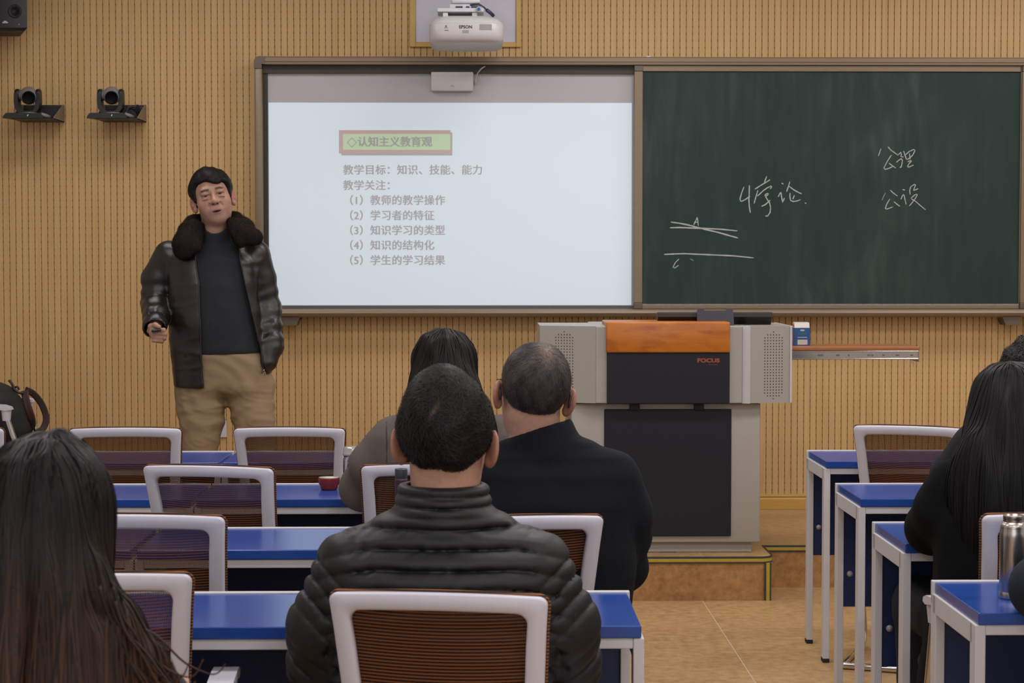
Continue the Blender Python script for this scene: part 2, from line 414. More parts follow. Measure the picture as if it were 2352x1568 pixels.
def slide_line(chars, xs, yc, cell, name, m, lay, bold=0.0):
    mes = []
    for c, xx in zip(chars, xs):
        p = at(xx, yc, SY - 0.0006 * lay)
        if c == '◇':
            w = cell * PXM * 0.46; th = w * 0.16
            o_ = [(-w, 0), (0, w), (w, 0), (0, -w)]
            mm = MB()
            for a in range(4):
                p0, p1 = Vector(o_[a]), Vector(o_[(a + 1) % 4]); q0, q1 = p0 * 0.8, p1 * 0.8
                mm.add([(p.x + v.x, p.y, p.z + v.y) for v in (p0, p1, q1, q0)], [(0, 1, 2, 3)])
            ob = mm.build('d', m); me = ob.data; bpy.data.objects.remove(ob); mes.append(me); continue
        for q_, (dx, dz) in enumerate(((-bold, 0), (bold, 0), (0, -bold * 0.5), (0, bold * 0.5))):
            mes.append(text_mesh(c, cell * PXM * 0.98, 'g', m, False, p + Vector((dx, -0.0001 * q_, dz)), depth=0.0))
    return join_meshes(mes, name, m, slide)
def cells(x0_, s, cell):
    out = []; x = x0_
    for c in s:
        w = cell * (0.52 if c in '12345' else 1.0); out.append(x + w / 2 if c not in '：、' else x + w / 2 + 0.0); x += w
    return out
C = 24.75
BD = 0.0014
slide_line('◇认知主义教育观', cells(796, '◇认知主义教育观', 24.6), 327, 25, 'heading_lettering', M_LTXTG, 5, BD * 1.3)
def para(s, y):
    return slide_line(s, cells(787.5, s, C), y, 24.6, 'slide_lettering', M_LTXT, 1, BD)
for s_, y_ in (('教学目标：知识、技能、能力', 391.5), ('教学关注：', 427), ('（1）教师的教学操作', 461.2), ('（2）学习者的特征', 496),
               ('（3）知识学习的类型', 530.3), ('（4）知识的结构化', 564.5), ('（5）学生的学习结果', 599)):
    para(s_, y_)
# sensor box under the top track
c0 = at(990, 165, 9.93); c1 = at(1087, 209, 9.93)
t = thing('touch_sensor', 'small white sensor box hung at the top middle of the whiteboard', 'sensor', ((c0.x + c1.x) / 2, 9.95, c1.z)); ofs = t.location
mb = MB(); mb.box(c0.x, c1.x, 9.925, WBY, c1.z, c0.z, r=0.006); mb.box(c0.x + 0.002, c1.x - 0.002, 9.9242, 9.926, c0.z - 0.019, c0.z - 0.0175); P(mb, 'case', mat('sensor_white', (0.60, 0.58, 0.57), 0.4, vary=0.02))
mb = MB(); lg = at(1039, 196, 9.924)
for k, w in ((0, 0.006), (1, 0.011)): mb.box(lg.x - w, lg.x + w, 9.9243, 9.926, lg.z - 0.005 * k - 0.0012, lg.z - 0.005 * k + 0.0012)
P(mb, 'logo', mat('logo_grey', (0.28, 0.27, 0.27), 0.5))
mb = MB(); mb.tube([at(1088, 192, 9.945), at(1092, 190, 9.942), at(1093, 180, 9.94), at(1097, 168, 9.93), at(1105, 158, 9.92), at(1114, 152, 9.925)], 0.0035, 8); mb.tube([at(1092, 194, 9.942), at(1093, 181, 9.94)], 0.006, 10)
P(mb, 'cable', mat('sensor_cable', (0.5, 0.44, 0.4), 0.5))

# green chalkboards
def chalkboard_mat():
    m = bpy.data.materials.new('green_board'); m.use_nodes = True; nt = m.node_tree; b = nt.nodes['Principled BSDF']; L = nt.links.new
    tc = nd(nt, 'ShaderNodeTexCoord')
    mp = nd(nt, 'ShaderNodeMapping'); L(tc.outputs['Object'], mp.inputs[0]); mp.inputs['Scale'].default_value = (3.2, 1, 1.1); mp.inputs['Rotation'].default_value = (0, 0.5, 0)
    n1 = nd(nt, 'ShaderNodeTexNoise'); L(mp.outputs[0], n1.inputs['Vector']); n1.inputs['Scale'].default_value = 1.6; n1.inputs['Detail'].default_value = 5; n1.inputs['Distortion'].default_value = 1.6
    mp2 = nd(nt, 'ShaderNodeMapping'); L(tc.outputs['Object'], mp2.inputs[0]); mp2.inputs['Scale'].default_value = (16, 1, 1.6); mp2.inputs['Location'].default_value = (3, 0, 1)
    n2 = nd(nt, 'ShaderNodeTexNoise'); L(mp2.outputs[0], n2.inputs['Vector']); n2.inputs['Scale'].default_value = 1.0; n2.inputs['Detail'].default_value = 4; n2.inputs['Distortion'].default_value = 0.8
    n3 = nd(nt, 'ShaderNodeTexNoise'); L(tc.outputs['Object'], n3.inputs['Vector']); n3.inputs['Scale'].default_value = 1.3
    f = math_node(nt, 'ADD', math_node(nt, 'MULTIPLY', n1.outputs[0], 0.55), math_node(nt, 'MULTIPLY', math_node(nt, 'MULTIPLY', n2.outputs[0], n3.outputs[0]), 0.95))
    r = ramp(nt, f, [(0.40, (0.0105, 0.029, 0.0245)), (0.56, (0.0155, 0.036, 0.0315)), (0.80, (0.042, 0.058, 0.055))])
    L(r.outputs[0], b.inputs['Base Color']); b.inputs['Roughness'].default_value = 0.55; b.inputs['Specular IOR Level'].default_value = 0.3
    return m
M_GREEN = chalkboard_mat()
M_CHALK = mat('chalk', (0.42, 0.43, 0.42), 0.95, vary=0.28, scale=(120, 120, 120))
M_CHALK2 = mat('chalk_faint', (0.20, 0.22, 0.215), 0.95, vary=0.3, scale=(120, 120, 120))
GBY = 9.925
def chalkboard(name, label, xs0, xs1, xg0, xg1):
    global t, ofs
    gx0, gx1 = at(xg0, 430, GBY).x, at(xg1, 430, GBY).x; zt, zb = at(1500, 164, GBY).z, at(1500, 698, GBY).z
    sx0, sx1 = at(xs0, 430, GBY).x, at(xs1, 430, GBY).x
    t = thing(name, label, 'chalkboard', ((gx0 + gx1) / 2, GBY, zb)); ofs = t.location
    m_ = MB(); m_.box(gx0, gx1, GBY, GBY + 0.012, zb, zt); P(m_, 'writing_surface', M_GREEN)
    fz0, fz1 = brail + 0.001, tt - 0.003
    m_ = MB(); m_.box(gx0, gx1, GBY - 0.01, GBY + 0.014, zt, zt + 0.011, r=0.002); m_.box(gx0, gx1, GBY - 0.004, GBY + 0.014, zt + 0.011, fz1); P(m_, 'top_edge', M_ALU)
    m_ = MB(); m_.box(gx0, gx1, GBY - 0.012, GBY + 0.014, fz0, zb - 0.0045, r=0.002); P(m_, 'bottom_edge', M_ALU)
    m_ = MB(); m_.box(gx0, gx1, GBY - 0.011, GBY + 0.01, zb - 0.0045, zb + 0.0005)
    P(m_, 'chalk_dust', mat('chalk_dust_edge', (0.25, 0.24, 0.22), 0.9, vary=0.35, scale=(9, 9, 9)))
    for (a, b) in ((sx0, gx0), (gx1, sx1)):
        m_ = MB(); m_.box(a, b, GBY - 0.014, GBY + 0.015, fz0 + 0.03, fz1 - 0.03, r=0.003); P(m_, 'stile', M_ALU)
        for (za, zb_) in ((fz0, fz0 + 0.03), (fz1 - 0.03, fz1)):
            m_ = MB(); m_.box(a, b, GBY - 0.015, GBY + 0.015, za, zb_, r=0.003); P(m_, 'stile_cap', M_ALUD)
    return t
chalkboard('chalkboard', 'green sliding chalkboard with chalk characters and crossing lines', 1456, 2343, 1475.5, 2342 - 1)
t1 = t; o1 = ofs
chalkboard('chalkboard', 'neighbouring green chalkboard, only its bronze stile showing at the picture edge', 2344, 3210, 2365, 3190)
t = t1; ofs = o1
random.seed(4)
def chalk(name, strokes, ox, oy, sc, w=2.3, faint=()):
    m_ = MB()
    for i, st in enumerate(strokes):
        Y = GBY - 0.0012 - 0.00012 * i
        pts = [at(ox + a / sc, oy + b / sc, Y) for a, b in st]
        fine = []
        for k in range(len(pts) - 1):
            for q in range(4): fine.append(pts[k].lerp(pts[k + 1], q / 4))
        fine.append(pts[-1])
        n = len(fine); ww = w * (9.925 / FPX) * 0.5
        rr = [ww * (0.75 + 0.35 * random.random()) * (0.6 if k in (0, n - 1) else 1) for k in range(n)]
        vs = []
        for k, p in enumerate(fine):
            d = (fine[min(k + 1, n - 1)] - fine[max(k - 1, 0)]); d.normalize(); nrm = Vector((-d.z, 0, d.x))
            vs += [p + nrm * rr[k], p - nrm * rr[k], p + nrm * rr[k] + Vector((0, 0.001, 0)), p - nrm * rr[k] + Vector((0, 0.001, 0))]
        fs = []
        for k in range(n - 1):
            a = 4 * k; b = a + 4; fs += [(a, a + 1, b + 1, b), (a, b, b + 2, a + 2), (a + 1, a + 3, b + 3, b + 1)]
        m_.add(vs, fs, 1 if i in faint else 0)
    return P(m_, name, [M_CHALK, M_CHALK2])
chalk('chalk_drawing', [[(200, 782), (330, 800), (470, 828), (600, 862), (740, 898), (900, 935), (1060, 980), (1210, 1022)], [(188, 868), (330, 864), (520, 872), (720, 878), (950, 890), (1200, 915)],
      [(98, 1268), (230, 1262), (400, 1256), (620, 1266), (900, 1278), (1150, 1290), (1445, 1320)]], 1510, 390, 6.533, 3.2)
chalk('chalk_lettering', [[(545, 825), (570, 775), (598, 712), (606, 770), (615, 840)], [(548, 785), (615, 785)], [(325, 1335), (270, 1390), (232, 1462), (265, 1470), (318, 1430)], [(490, 1335), (545, 1362)]], 1510, 390, 6.533, 2.2, faint=(3,))
chalk('chalk_lettering', [[(1300, 252), (1262, 350), (1238, 440), (1255, 475), (1310, 450), (1390, 395)], [(1380, 230), (1378, 340), (1372, 450), (1380, 560), (1395, 645)],
      [(1640, 95), (1605, 190)], [(1462, 290), (1570, 220), (1640, 180), (1690, 148)], [(1508, 305), (1480, 400), (1450, 505)], [(1500, 395), (1590, 310), (1650, 268), (1705, 242), (1715, 258), (1690, 285)],
      [(1610, 375), (1655, 352), (1665, 362), (1640, 390), (1615, 380), (1640, 430), (1685, 500), (1698, 570), (1690, 640), (1655, 692), (1618, 690)], [(1560, 548), (1620, 520), (1695, 455)],
      [(1862, 200), (1892, 212)], [(1812, 405), (1835, 360), (1855, 335), (1862, 400), (1880, 488), (1905, 420)], [(1988, 175), (1965, 250), (1938, 328)], [(1968, 240), (2040, 295), (2110, 335), (2165, 360)],
      [(1990, 345), (1988, 400), (1998, 460), (2040, 475), (2100, 465), (2150, 445)], [(2055, 380), (2032, 440)], [(2212, 492), (2232, 506)]], 1510, 390, 6.533, 2.6)
chalk('chalk_lettering', [[(292, 185), (240, 335)], [(432, 148), (490, 215), (620, 305)], [(500, 312), (430, 420), (350, 570), (375, 600), (450, 580), (530, 540)], [(450, 475), (520, 525), (590, 575)],
      [(620, 320), (690, 260), (700, 300), (690, 345), (745, 352)], [(600, 460), (650, 415), (700, 385), (722, 420), (710, 500), (690, 560), (665, 560)], [(745, 230), (770, 310), (805, 405)], [(780, 310), (860, 240), (950, 200), (972, 225), (930, 310), (870, 370), (812, 405)],
      [(860, 280), (868, 340), (872, 400)], [(825, 450), (880, 425), (905, 430), (850, 490), (822, 545), (850, 555), (945, 512)]], 1990, 320, 8.7125, 2.2)
chalk('chalk_lettering', [[(385, 1065), (340, 1150), (312, 1220)], [(475, 1010), (540, 1075), (625, 1135)], [(470, 1190), (410, 1290), (378, 1380), (410, 1395), (530, 1350)], [(548, 1245), (610, 1295), (670, 1340)],
      [(722, 1000), (770, 1015)], [(690, 1200), (720, 1130), (745, 1100), (765, 1160), (780, 1240), (795, 1300)], [(875, 1110), (868, 1020), (885, 950), (960, 900), (985, 910), (960, 970), (945, 1025), (1040, 985)],
      [(890, 1180), (960, 1115), (1010, 1095), (1015, 1120), (960, 1210), (900, 1285), (860, 1330)], [(900, 1190), (980, 1235), (1070, 1315), (1185, 1410)]], 1990, 320, 8.7125, 2.2, faint=(0,))
# ------------------------------------------------------------------ desks
def blue_mat(name, col, rough):
    return mat(name, col, rough, vary=0.05, scale=(3, 3, 3), spec=0.5)
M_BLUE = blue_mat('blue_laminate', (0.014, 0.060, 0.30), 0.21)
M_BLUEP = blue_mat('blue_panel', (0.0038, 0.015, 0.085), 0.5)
M_FRAME = mat('white_steel', (0.57, 0.56, 0.58), 0.42, vary=0.02)
M_RUB = mat('black_rubber', (0.012, 0.012, 0.012), 0.7)
M_CHROME = mat('chrome', (0.62, 0.60, 0.58), 0.14, metal=1.0, vary=0.02)
M_STEEL = mat('brushed_steel', (0.50, 0.47, 0.43), 0.27, metal=1.0, vary=0.05, scale=(200, 200, 2))
DL, DD = 1.2, 0.41
def make_desk(label):
    """origin: floor under the aisle end at the far edge; the desk runs in +x and towards the viewer (-y)"""
    t = thing('student_desk', label, 'desk')
    m_ = MB(); m_.box(0.006, DL - 0.006, -DD, -0.018, 0.7255, 0.7505, r=0.0025); m_.build('tabletop', M_BLUE, t)
    m_ = MB()
    m_.box(0, DL, -0.0175, 0, 0.70, 0.7535, r=0.002)
    for a in (0.0, DL - 0.0225): m_.box(a, a + 0.0225, -DD + 0.03, -0.02, 0.68, 0.725, r=0.002)
    m_.box(0.0225, DL - 0.0225, -DD + 0.006, -DD + 0.028, 0.7025, 0.7245, r=0.002)
    m_.build('frame', M_FRAME, t)
    for a in (0.0, DL - 0.0225):
        for (b, c) in ((-DD + 0.004, -DD + 0.049), (-0.0475, -0.0025)):
            m_ = MB(); m_.box(a, a + 0.0225, b, c, 0.012, 0.7245, r=0.002); lg = m_.build('leg', M_FRAME, t)
            m_ = MB(); m_.box(a - 0.001, a + 0.0235, b - 0.001, c + 0.001, 0.0, 0.016, r=0.002); m_.build('rubber_foot', M_RUB, lg)
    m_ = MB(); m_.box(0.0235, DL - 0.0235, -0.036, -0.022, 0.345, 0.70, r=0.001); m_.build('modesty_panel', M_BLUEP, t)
    for a in (0.045, DL - 0.045):
        m_ = MB(); m_.lathe([(0.0, 0.007), (0.005, 0.0068), (0.0055, 0.004), (0.0095, 0.003), (0.010, 0)], 20, M=Matrix.Translation((a, -0.036, 0.455)) @ Matrix.Rotation(PI / 2, 4, 'X')); m_.build('fixing_knob', mat('knob_grey', (0.42, 0.42, 0.42), 0.4), t)
    return t
BACKY = [7.49, 6.39, 5.335, 4.29]
GD = 'blue student desks in rows'
def dl(row, x_right, lab):
    return (x_right - DL, BACKY[row], lab)
left = [(-0.965, 7.49, 'blue desk of the first row between lecturer and long-haired woman, left end at the seam'),
        (-0.965 - DL - 0.004, 7.49, 'blue desk of the first row straight before the lecturer, running left of the seam'),
        (0.30 - DL, 6.39, 'blue desk of the second row carrying the red cup and the glass jar'),
        (0.30 - 2 * DL - 0.004, 6.39, 'blue desk of the second row running left of the red cup\'s desk'),
        (0.305 - DL, 5.335, 'blue desk of the third row carrying the purple flask'),
        (0.305 - 2 * DL - 0.004, 5.335, 'blue desk of the third row, mostly behind the brown-tipped hair'),
        (0.327 - DL, 4.29, 'large blue desk of the fourth row just ahead of the man in the quilted jacket'),
        (0.327 - 2 * DL - 0.004, 4.29, 'blue desk of the fourth row hidden behind the brown-tipped hair')]
right = [(1.262, 7.49, 'blue desk across the aisle farthest back, nearest the platform'),
         (1.170, 6.37, 'blue desk across the aisle, second from the platform, in front of the empty chair'),
         (1.101, 5.42, 'blue desk across the aisle under the black-coated woman\'s elbow'),
         (1.036, 4.42, 'blue desk across the aisle holding the steel flask')]
desk0 = None
for (x, y, lab) in left + right:
    if desk0 is None:
        desk0 = make_desk(lab); desk0.location = (x, y, 0); desk0['group'] = GD
    else:
        dup(desk0, (x, y, 0), 0, lab, GD)

# ------------------------------------------------------------------ chairs
def mesh_fabric():
    m = bpy.data.materials.new('orange_black_mesh'); m.use_nodes = True; nt = m.node_tree; b = nt.nodes['Principled BSDF']; L = nt.links.new
    out = nt.nodes['Material Output']
    tc = nd(nt, 'ShaderNodeTexCoord'); sp = nd(nt, 'ShaderNodeSeparateXYZ'); L(tc.outputs['Object'], sp.inputs[0])
    xx = math_node(nt, 'MULTIPLY', sp.outputs[0], sp.outputs[0])
    zz = math_node(nt, 'ADD', sp.outputs[2], math_node(nt, 'MULTIPLY', xx, -0.28))
    t = math_node(nt, 'FRACT', math_node(nt, 'MULTIPLY', zz, 1 / 0.0066))
    stripe = math_node(nt, 'LESS_THAN', t, 0.50)
    u = math_node(nt, 'FRACT', math_node(nt, 'MULTIPLY', sp.outputs[0], 1 / 0.0031))
    hole = math_node(nt, 'LESS_THAN', u, 0.55)
    mx = nd(nt, 'ShaderNodeMix', data_type='RGBA'); L(stripe, mx.inputs[0]); mx.inputs[6].default_value = (0.010, 0.008, 0.008, 1); mx.inputs[7].default_value = (0.195, 0.066, 0.021, 1)
    L(mx.outputs[2], b.inputs['Base Color']); b.inputs['Roughness'].default_value = 0.8; b.inputs['Specular IOR Level'].default_value = 0.2
    # opacity: threads close, gaps between the weft let the view through
    gap = math_node(nt, 'SUBTRACT', 1.0, math_node(nt, 'MULTIPLY', hole, 0.46))
    op = math_node(nt, 'MAXIMUM', gap, math_node(nt, 'MULTIPLY', stripe, 0.80))
    tr = nd(nt, 'ShaderNodeBsdfTransparent'); mixs = nd(nt, 'ShaderNodeMixShader')
    L(op, mixs.inputs[0]); L(tr.outputs[0], mixs.inputs[1]); L(b.outputs[0], mixs.inputs[2]); L(mixs.outputs[0], out.inputs['Surface'])
    return m
M_MESH = mesh_fabric()
M_TRIM = None
def trim_fabric():
    m = bpy.data.materials.new('orange_black_piping'); m.use_nodes = True; nt = m.node_tree; b = nt.nodes['Principled BSDF']; L = nt.links.new
    tc = nd(nt, 'ShaderNodeTexCoord'); sp = nd(nt, 'ShaderNodeSeparateXYZ'); L(tc.outputs['Object'], sp.inputs[0])
    t = math_node(nt, 'FRACT', math_node(nt, 'MULTIPLY', sp.outputs[2], 1 / 0.0066))
    st = math_node(nt, 'LESS_THAN', t, 0.5)
    mx = nd(nt, 'ShaderNodeMix', data_type='RGBA'); L(st, mx.inputs[0]); mx.inputs[6].default_value = (0.02, 0.012, 0.008, 1); mx.inputs[7].default_value = (0.24, 0.085, 0.022, 1)
    L(mx.outputs[2], b.inputs['Base Color']); b.inputs['Roughness'].default_value = 0.8
    return m
M_PIPE = trim_fabric()
M_SEATF = mat('seat_fabric', (0.035, 0.016, 0.009), 0.85, vary=0.3, scale=(300, 300, 300))
HB = 0.47
def back_pt(x, s, off=0.0):
    """x across, s down from the top edge, off along the normal (towards the sitter)"""
    u = x / 0.1975
    z = 0.895 - 0.955 * s + 0.006 * (1 - u * u) * (1 - s / HB)
    y = 0.27 * s - 0.014 * (1 - u * u) + off
    return Vector((x, y, z))
def rrect(inset, r, top=0.1975, slope=0.0625, n=7):
    """rounded trapezoid outline, inset from the outer edge: list of (x, s)"""
    out = []
    s0, s1 = inset, HB - inset
    def hw(s): return top - slope * s - inset
    cs = [(1, s0, 0), (1, s1, 1), (-1, s1, 2), (-1, s0, 3)]
    for (sx, s, q) in cs:
        cx = sx * (hw(s) - r); cs_ = s + (r if s == s0 else -r)
        a0 = {0: -PI / 2, 1: 0, 2: PI / 2, 3: PI}[q]
        for k in range(n + 1):
            a = a0 + PI / 2 * k / n
            out.append((cx + r * math.cos(a), cs_ + r * math.sin(a)))
        # straight runs get extra points so the bow of the back shows
        nx = cs[(q + 1) % 4]
        p0 = out[-1]; p1x = nx[0] * (hw(nx[1]) - (r if q in (1, 3) else 0)); 
        if q in (1, 3):
            for k in range(1, 8):
                out.append((p0[0] + (p1x - p0[0]) * k / 8.0, p0[1]))
        else:
            tgt = s1 - r if q == 0 else s0 + r
            for k in range(1, 8):
                ss = p0[1] + (tgt - p0[1]) * k / 8.0
                out.append((sx * hw(ss), ss))
    return out
def make_chair(label):
    t = thing('mesh_chair', label, 'chair')
    m_ = MB()
    TH = 0.011
    w = 0.034
    rings = [(0.003, 0.012, TH), (0.0, 0.015, TH - 0.004), (0.0, 0.015, -TH + 0.005), (0.004, 0.012, -TH),
             (w - 0.004, 0.022, -TH), (w, 0.020, -TH + 0.004), (w + 0.001, 0.020, TH - 0.003), (w - 0.003, 0.022, TH)]
    loops = []
    for (ins, r, off) in rings:
        loops.append([back_pt(x, s, off) for x, s in rrect(ins, r)])
    n = len(loops[0]); vs = [p for lp in loops for p in lp]; fs = []
    K = len(loops)
    for i in range(K):
        j = (i + 1) % K
        for k in range(n):
            fs.append((i * n + k, i * n + (k + 1) % n, j * n + (k + 1) % n, j * n + k))
    m_.add(vs, fs, 0, True)
    bf = m_.build('back_frame', M_WHITE, t)
    # mesh stretched over the sitter's side of the frame
    m_ = MB(); NX, NS = 20, 18; vs = []
    for j in range(NS + 1):
        s = 0.012 + (HB - 0.024) * j / NS; hw = 0.1975 - 0.0625 * s - 0.012
        for i in range(NX + 1):
            x = hw * (2 * i / NX - 1)
            belly = 0.006 * (1 - (x / hw) ** 2)
            vs.append(back_pt(x, s, TH + 0.002 + belly))
    m_.add(vs, [(j * (NX + 1) + i, j * (NX + 1) + i + 1, (j + 1) * (NX + 1) + i + 1, (j + 1) * (NX + 1) + i) for j in range(NS) for i in range(NX)], 0, True)
    m_.build('back_mesh', M_MESH, t)
    m_ = MB(); m_.tube([back_pt(x, s, TH + 0.001) for x, s in rrect(-0.0015, 0.016)], 0.0032, 6, closed=True); m_.build('piping', M_PIPE, t)
    # seat
    m_ = MB(); m_.box(-0.225, 0.225, 0.13, 0.56, 0.415, 0.465, r=0.022, seg=3); m_.build('seat', M_SEATF, t)
    m_ = MB(); m_.box(-0.215, 0.215, 0.12, 0.545, 0.392, 0.418, r=0.01); m_.build('seat_pan', M_WHITE, t)
    m_ = MB()
    for sx in (-1, 1):
        m_.tube([(sx * 0.10, 0.128, 0.455), (sx * 0.10, 0.115, 0.415), (sx * 0.10, 0.16, 0.393)], 0.016, 8)
    m_.build('back_bracket', M_WHITE, t)
    # bent chrome tube frame and arms
    m_ = MB()
    def side(sx): return [(sx * 0.24, 0.283, 0.64), (sx * 0.24, 0.288, 0.595), (sx * 0.24, 0.335, 0.45), (sx * 0.24, 0.40, 0.25), (sx * 0.24, 0.455, 0.07), (sx * 0.24, 0.445, 0.03), (sx * 0.24, 0.41, 0.014), (sx * 0.24, 0.20, 0.013), (sx * 0.24, 0.06, 0.013), (sx * 0.25, 0.03, 0.013), (sx * 0.225, 0.02, 0.013)]
    m_.tube(side(1) + side(-1)[::-1], 0.0125, 12)
    m_.tube([(-0.24, 0.351, 0.40), (0.24, 0.351, 0.40)], 0.011, 10)
    m_.build('sled_frame', M_CHROME, t)
    for sx in (-1, 1):
        m_ = MB()
        pr = [(0.07, 0.651), (0.10, 0.661), (0.22, 0.663), (0.275, 0.660), (0.305, 0.651), (0.31, 0.639), (0.285, 0.635), (0.22, 0.645), (0.10, 0.645), (0.07, 0.643)]
        m_.prism(pr, 'x', sx * 0.24 - 0.026, sx * 0.24 + 0.026); m_.lathe([(0.018, 0.590), (0.020, 0.610), (0.023, 0.639)], 14, M=Matrix.Translation((sx * 0.24, 0.283, 0)))
        m_.tube([(sx * 0.24, 0.09, 0.650), (sx * 0.235, 0.10, 0.59), (sx * 0.19, 0.125, 0.49)], 0.013, 8)
        sharp(m_.build('armrest', M_WHITE, t))
    return t
GC = 'white framed chairs with orange and black mesh backs'
CH = [((-1.272, 6.84), 1, 'white mesh chair in the first row, left of the bare gap of blue desk'),
      ((-0.69, 6.84), -2, 'white mesh chair in the first row, right of the gap with bare blue desk'),
      ((-1.905, 6.86), 0, 'first-row white chair at the picture edge, only its corner below the backpack showing'),
      ((-0.797, 5.56), -13, 'white mesh chair turned slightly in the second row, beside the red cup'),
      ((-0.158, 5.60), 6, 'white chair with orange mesh under the woman in the grey coat'),
      ((-0.80, 4.49), -5, 'white mesh chair in the third row, next to the brown-tipped hair'),
      ((0.085, 4.45), 9, 'white mesh chair under the man with the shaved head'),
      ((-0.752, 3.64), 3, 'white mesh chair in the fourth row overlapped by the brown-tipped hair'),
      ((-0.082, 3.42), -9, 'large white chair with orange striped mesh behind the quilted jacket'),
      ((1.525, 6.87), -22, 'empty white mesh chair across the aisle, farthest from the viewer'),
      ((1.3675, 4.475), 0, 'white chair of the woman in the black coat, behind the steel flask')]
CH += [((1.463, 3.36), 0, 'white mesh chair just beyond the picture edge, under the person with the navy sleeve'),
       ((1.685, 5.56), 0, 'white mesh chair hidden behind the black-coated woman, under the half-seen person'),
       ((-0.602, 2.30), 0, 'white mesh chair under the girl with brown-tipped hair, below the picture')]
chair0 = None
for (x, y), a, lab in CH:
    if chair0 is None:
        chair0 = make_chair(lab); chair0.location = (x, y, 0); chair0.rotation_euler = (0, 0, R(a)); chair0['group'] = GC
    else: dup(chair0, (x, y, 0), R(a), lab, GC)
# the chair on the platform that carries the backpack, side-on to the room
dup(chair0, (-2.41, 8.80, PZ), R(-88), 'white armed chair on the platform with a backpack on its seat', GC)

# ------------------------------------------------------------------ lectern
M_LGREY_ = mat('lectern_grey', (0.36, 0.335, 0.30), 0.42, vary=0.02)
M_LGREYL = mat('lectern_light_strip', (0.58, 0.55, 0.57), 0.38, vary=0.02)
M_LDARK = mat('lectern_slate', (0.0110, 0.0118, 0.0185), 0.55, vary=0.05, spec=0.3)
def lect_wood():
    m = bpy.data.materials.new('orange_wood'); m.use_nodes = True; nt = m.node_tree; b = nt.nodes['Principled BSDF']; L = nt.links.new
    tc = nd(nt, 'ShaderNodeTexCoord'); mp = nd(nt, 'ShaderNodeMapping'); L(tc.outputs['Object'], mp.inputs[0]); mp.inputs['Scale'].default_value = (4.5, 4, 17)
    n1 = nd(nt, 'ShaderNodeTexNoise'); L(mp.outputs[0], n1.inputs['Vector']); n1.inputs['Scale'].default_value = 1; n1.inputs['Detail'].default_value = 4; n1.inputs['Distortion'].default_value = 1.2
    mp2 = nd(nt, 'ShaderNodeMapping'); L(tc.outputs['Object'], mp2.inputs[0]); mp2.inputs['Scale'].default_value = (8, 8, 160)
    n2 = nd(nt, 'ShaderNodeTexNoise'); L(mp2.outputs[0], n2.inputs['Vector']); n2.inputs['Scale'].default_value = 1; n2.inputs['Detail'].default_value = 3
    f = math_node(nt, 'ADD', math_node(nt, 'MULTIPLY', n1.outputs[0], 0.8), math_node(nt, 'MULTIPLY', n2.outputs[0], 0.2))
    r = ramp(nt, f, [(0.30, (0.26, 0.060, 0.005)), (0.45, (0.40, 0.108, 0.009)), (0.6, (0.50, 0.155, 0.012))])
    L(r.outputs[0], b.inputs['Base Color']); b.inputs['Roughness'].default_value = 0.35
    return m
M_LWOOD = lect_wood()
LY = 8.46
LX = at(1530, 900, LY).x
t = thing('lectern', 'grey multimedia lectern with dark panels and an orange wooden top edge', 'lectern', (LX, LY, PZ)); ofs = t.location
def U(x, y, Y): return at(x, y, Y)
zt_ = U(1530, 749, LY).z; zb_ = U(1530, 926, LY).z; ztw = U(1530, 739.5, LY - 0.03).z; zwb = U(1530, 809.5, LY - 0.03).z
x0_, x1_ = U(1312, 1000, LY + 0.06).x, U(1746.5, 1000, LY + 0.06).x
m_ = MB(); m_.box(x0_, x1_, LY + 0.06, LY + 0.70, U(1530, 1246, LY + 0.06).z, zb_ - 0.005, r=0.006); P(m_, 'lower_cabinet', M_LGREY_)
m_ = MB(); m_.box(x0_ + 0.03, x1_ - 0.033, LY + 0.085, LY + 0.66, PZ, U(1530, 1247, LY + 0.06).z + 0.004, r=0.003); P(m_, 'plinth', M_LGREY_)
a = U(1514, 1267, LY + 0.085); b = U(1553, 1277, LY + 0.085)
m_ = MB()
for (p, q, r_, s_) in ((a.x, b.x, a.z, a.z - 0.0025), (a.x, b.x, b.z + 0.0025, b.z), (a.x, a.x + 0.0025, a.z, b.z), (b.x - 0.0025, b.x, a.z, b.z)):
    m_.box(p, q, LY + 0.0835, LY + 0.086, min(r_, s_), max(r_, s_))
P(m_, 'socket_outline', M_LDARK)
a = U(1388, 939.5, LY + 0.05); b = U(1679, 1231, LY + 0.05); m_ = MB(); m_.box(a.x, b.x, LY + 0.048, LY + 0.065, b.z, a.z, r=0.004); P(m_, 'front_panel', M_LDARK)
# upper housing: centre block plus two speaker wings swept back
xl, xr = U(1368, 800, LY).x, U(1705, 800, LY).x
m_ = MB(); m_.box(xl, xr, LY, LY + 0.66, zb_, zt_, r=0.004); P(m_, 'upper_housing', M_LGREY_)
a = U(1394.5, 810, LY - 0.02); b = U(1676, 927, LY - 0.02); m_ = MB(); m_.box(a.x, b.x, LY - 0.02, LY + 0.002, b.z, a.z + 0.004, r=0.004); P(m_, 'upper_panel', M_LDARK)
a = U(1393, 739.5, LY - 0.03); b = U(1677, 809.5, LY - 0.03); m_ = MB(); m_.box(a.x, b.x, LY - 0.032, LY + 0.30, b.z, a.z, r=0.006); P(m_, 'wood_edge', M_LWOOD)
for (p, q) in ((1448, 1471), (1597, 1619)):
    m_ = MB(); m_.box(U(p, 933, LY).x, U(q, 933, LY).x, LY + 0.03, LY + 0.063, U(1530, 939.5, LY + 0.05).z - 0.002, zb_ + 0.002, r=0.002); P(m_, 'panel_hinge', M_LDARK)
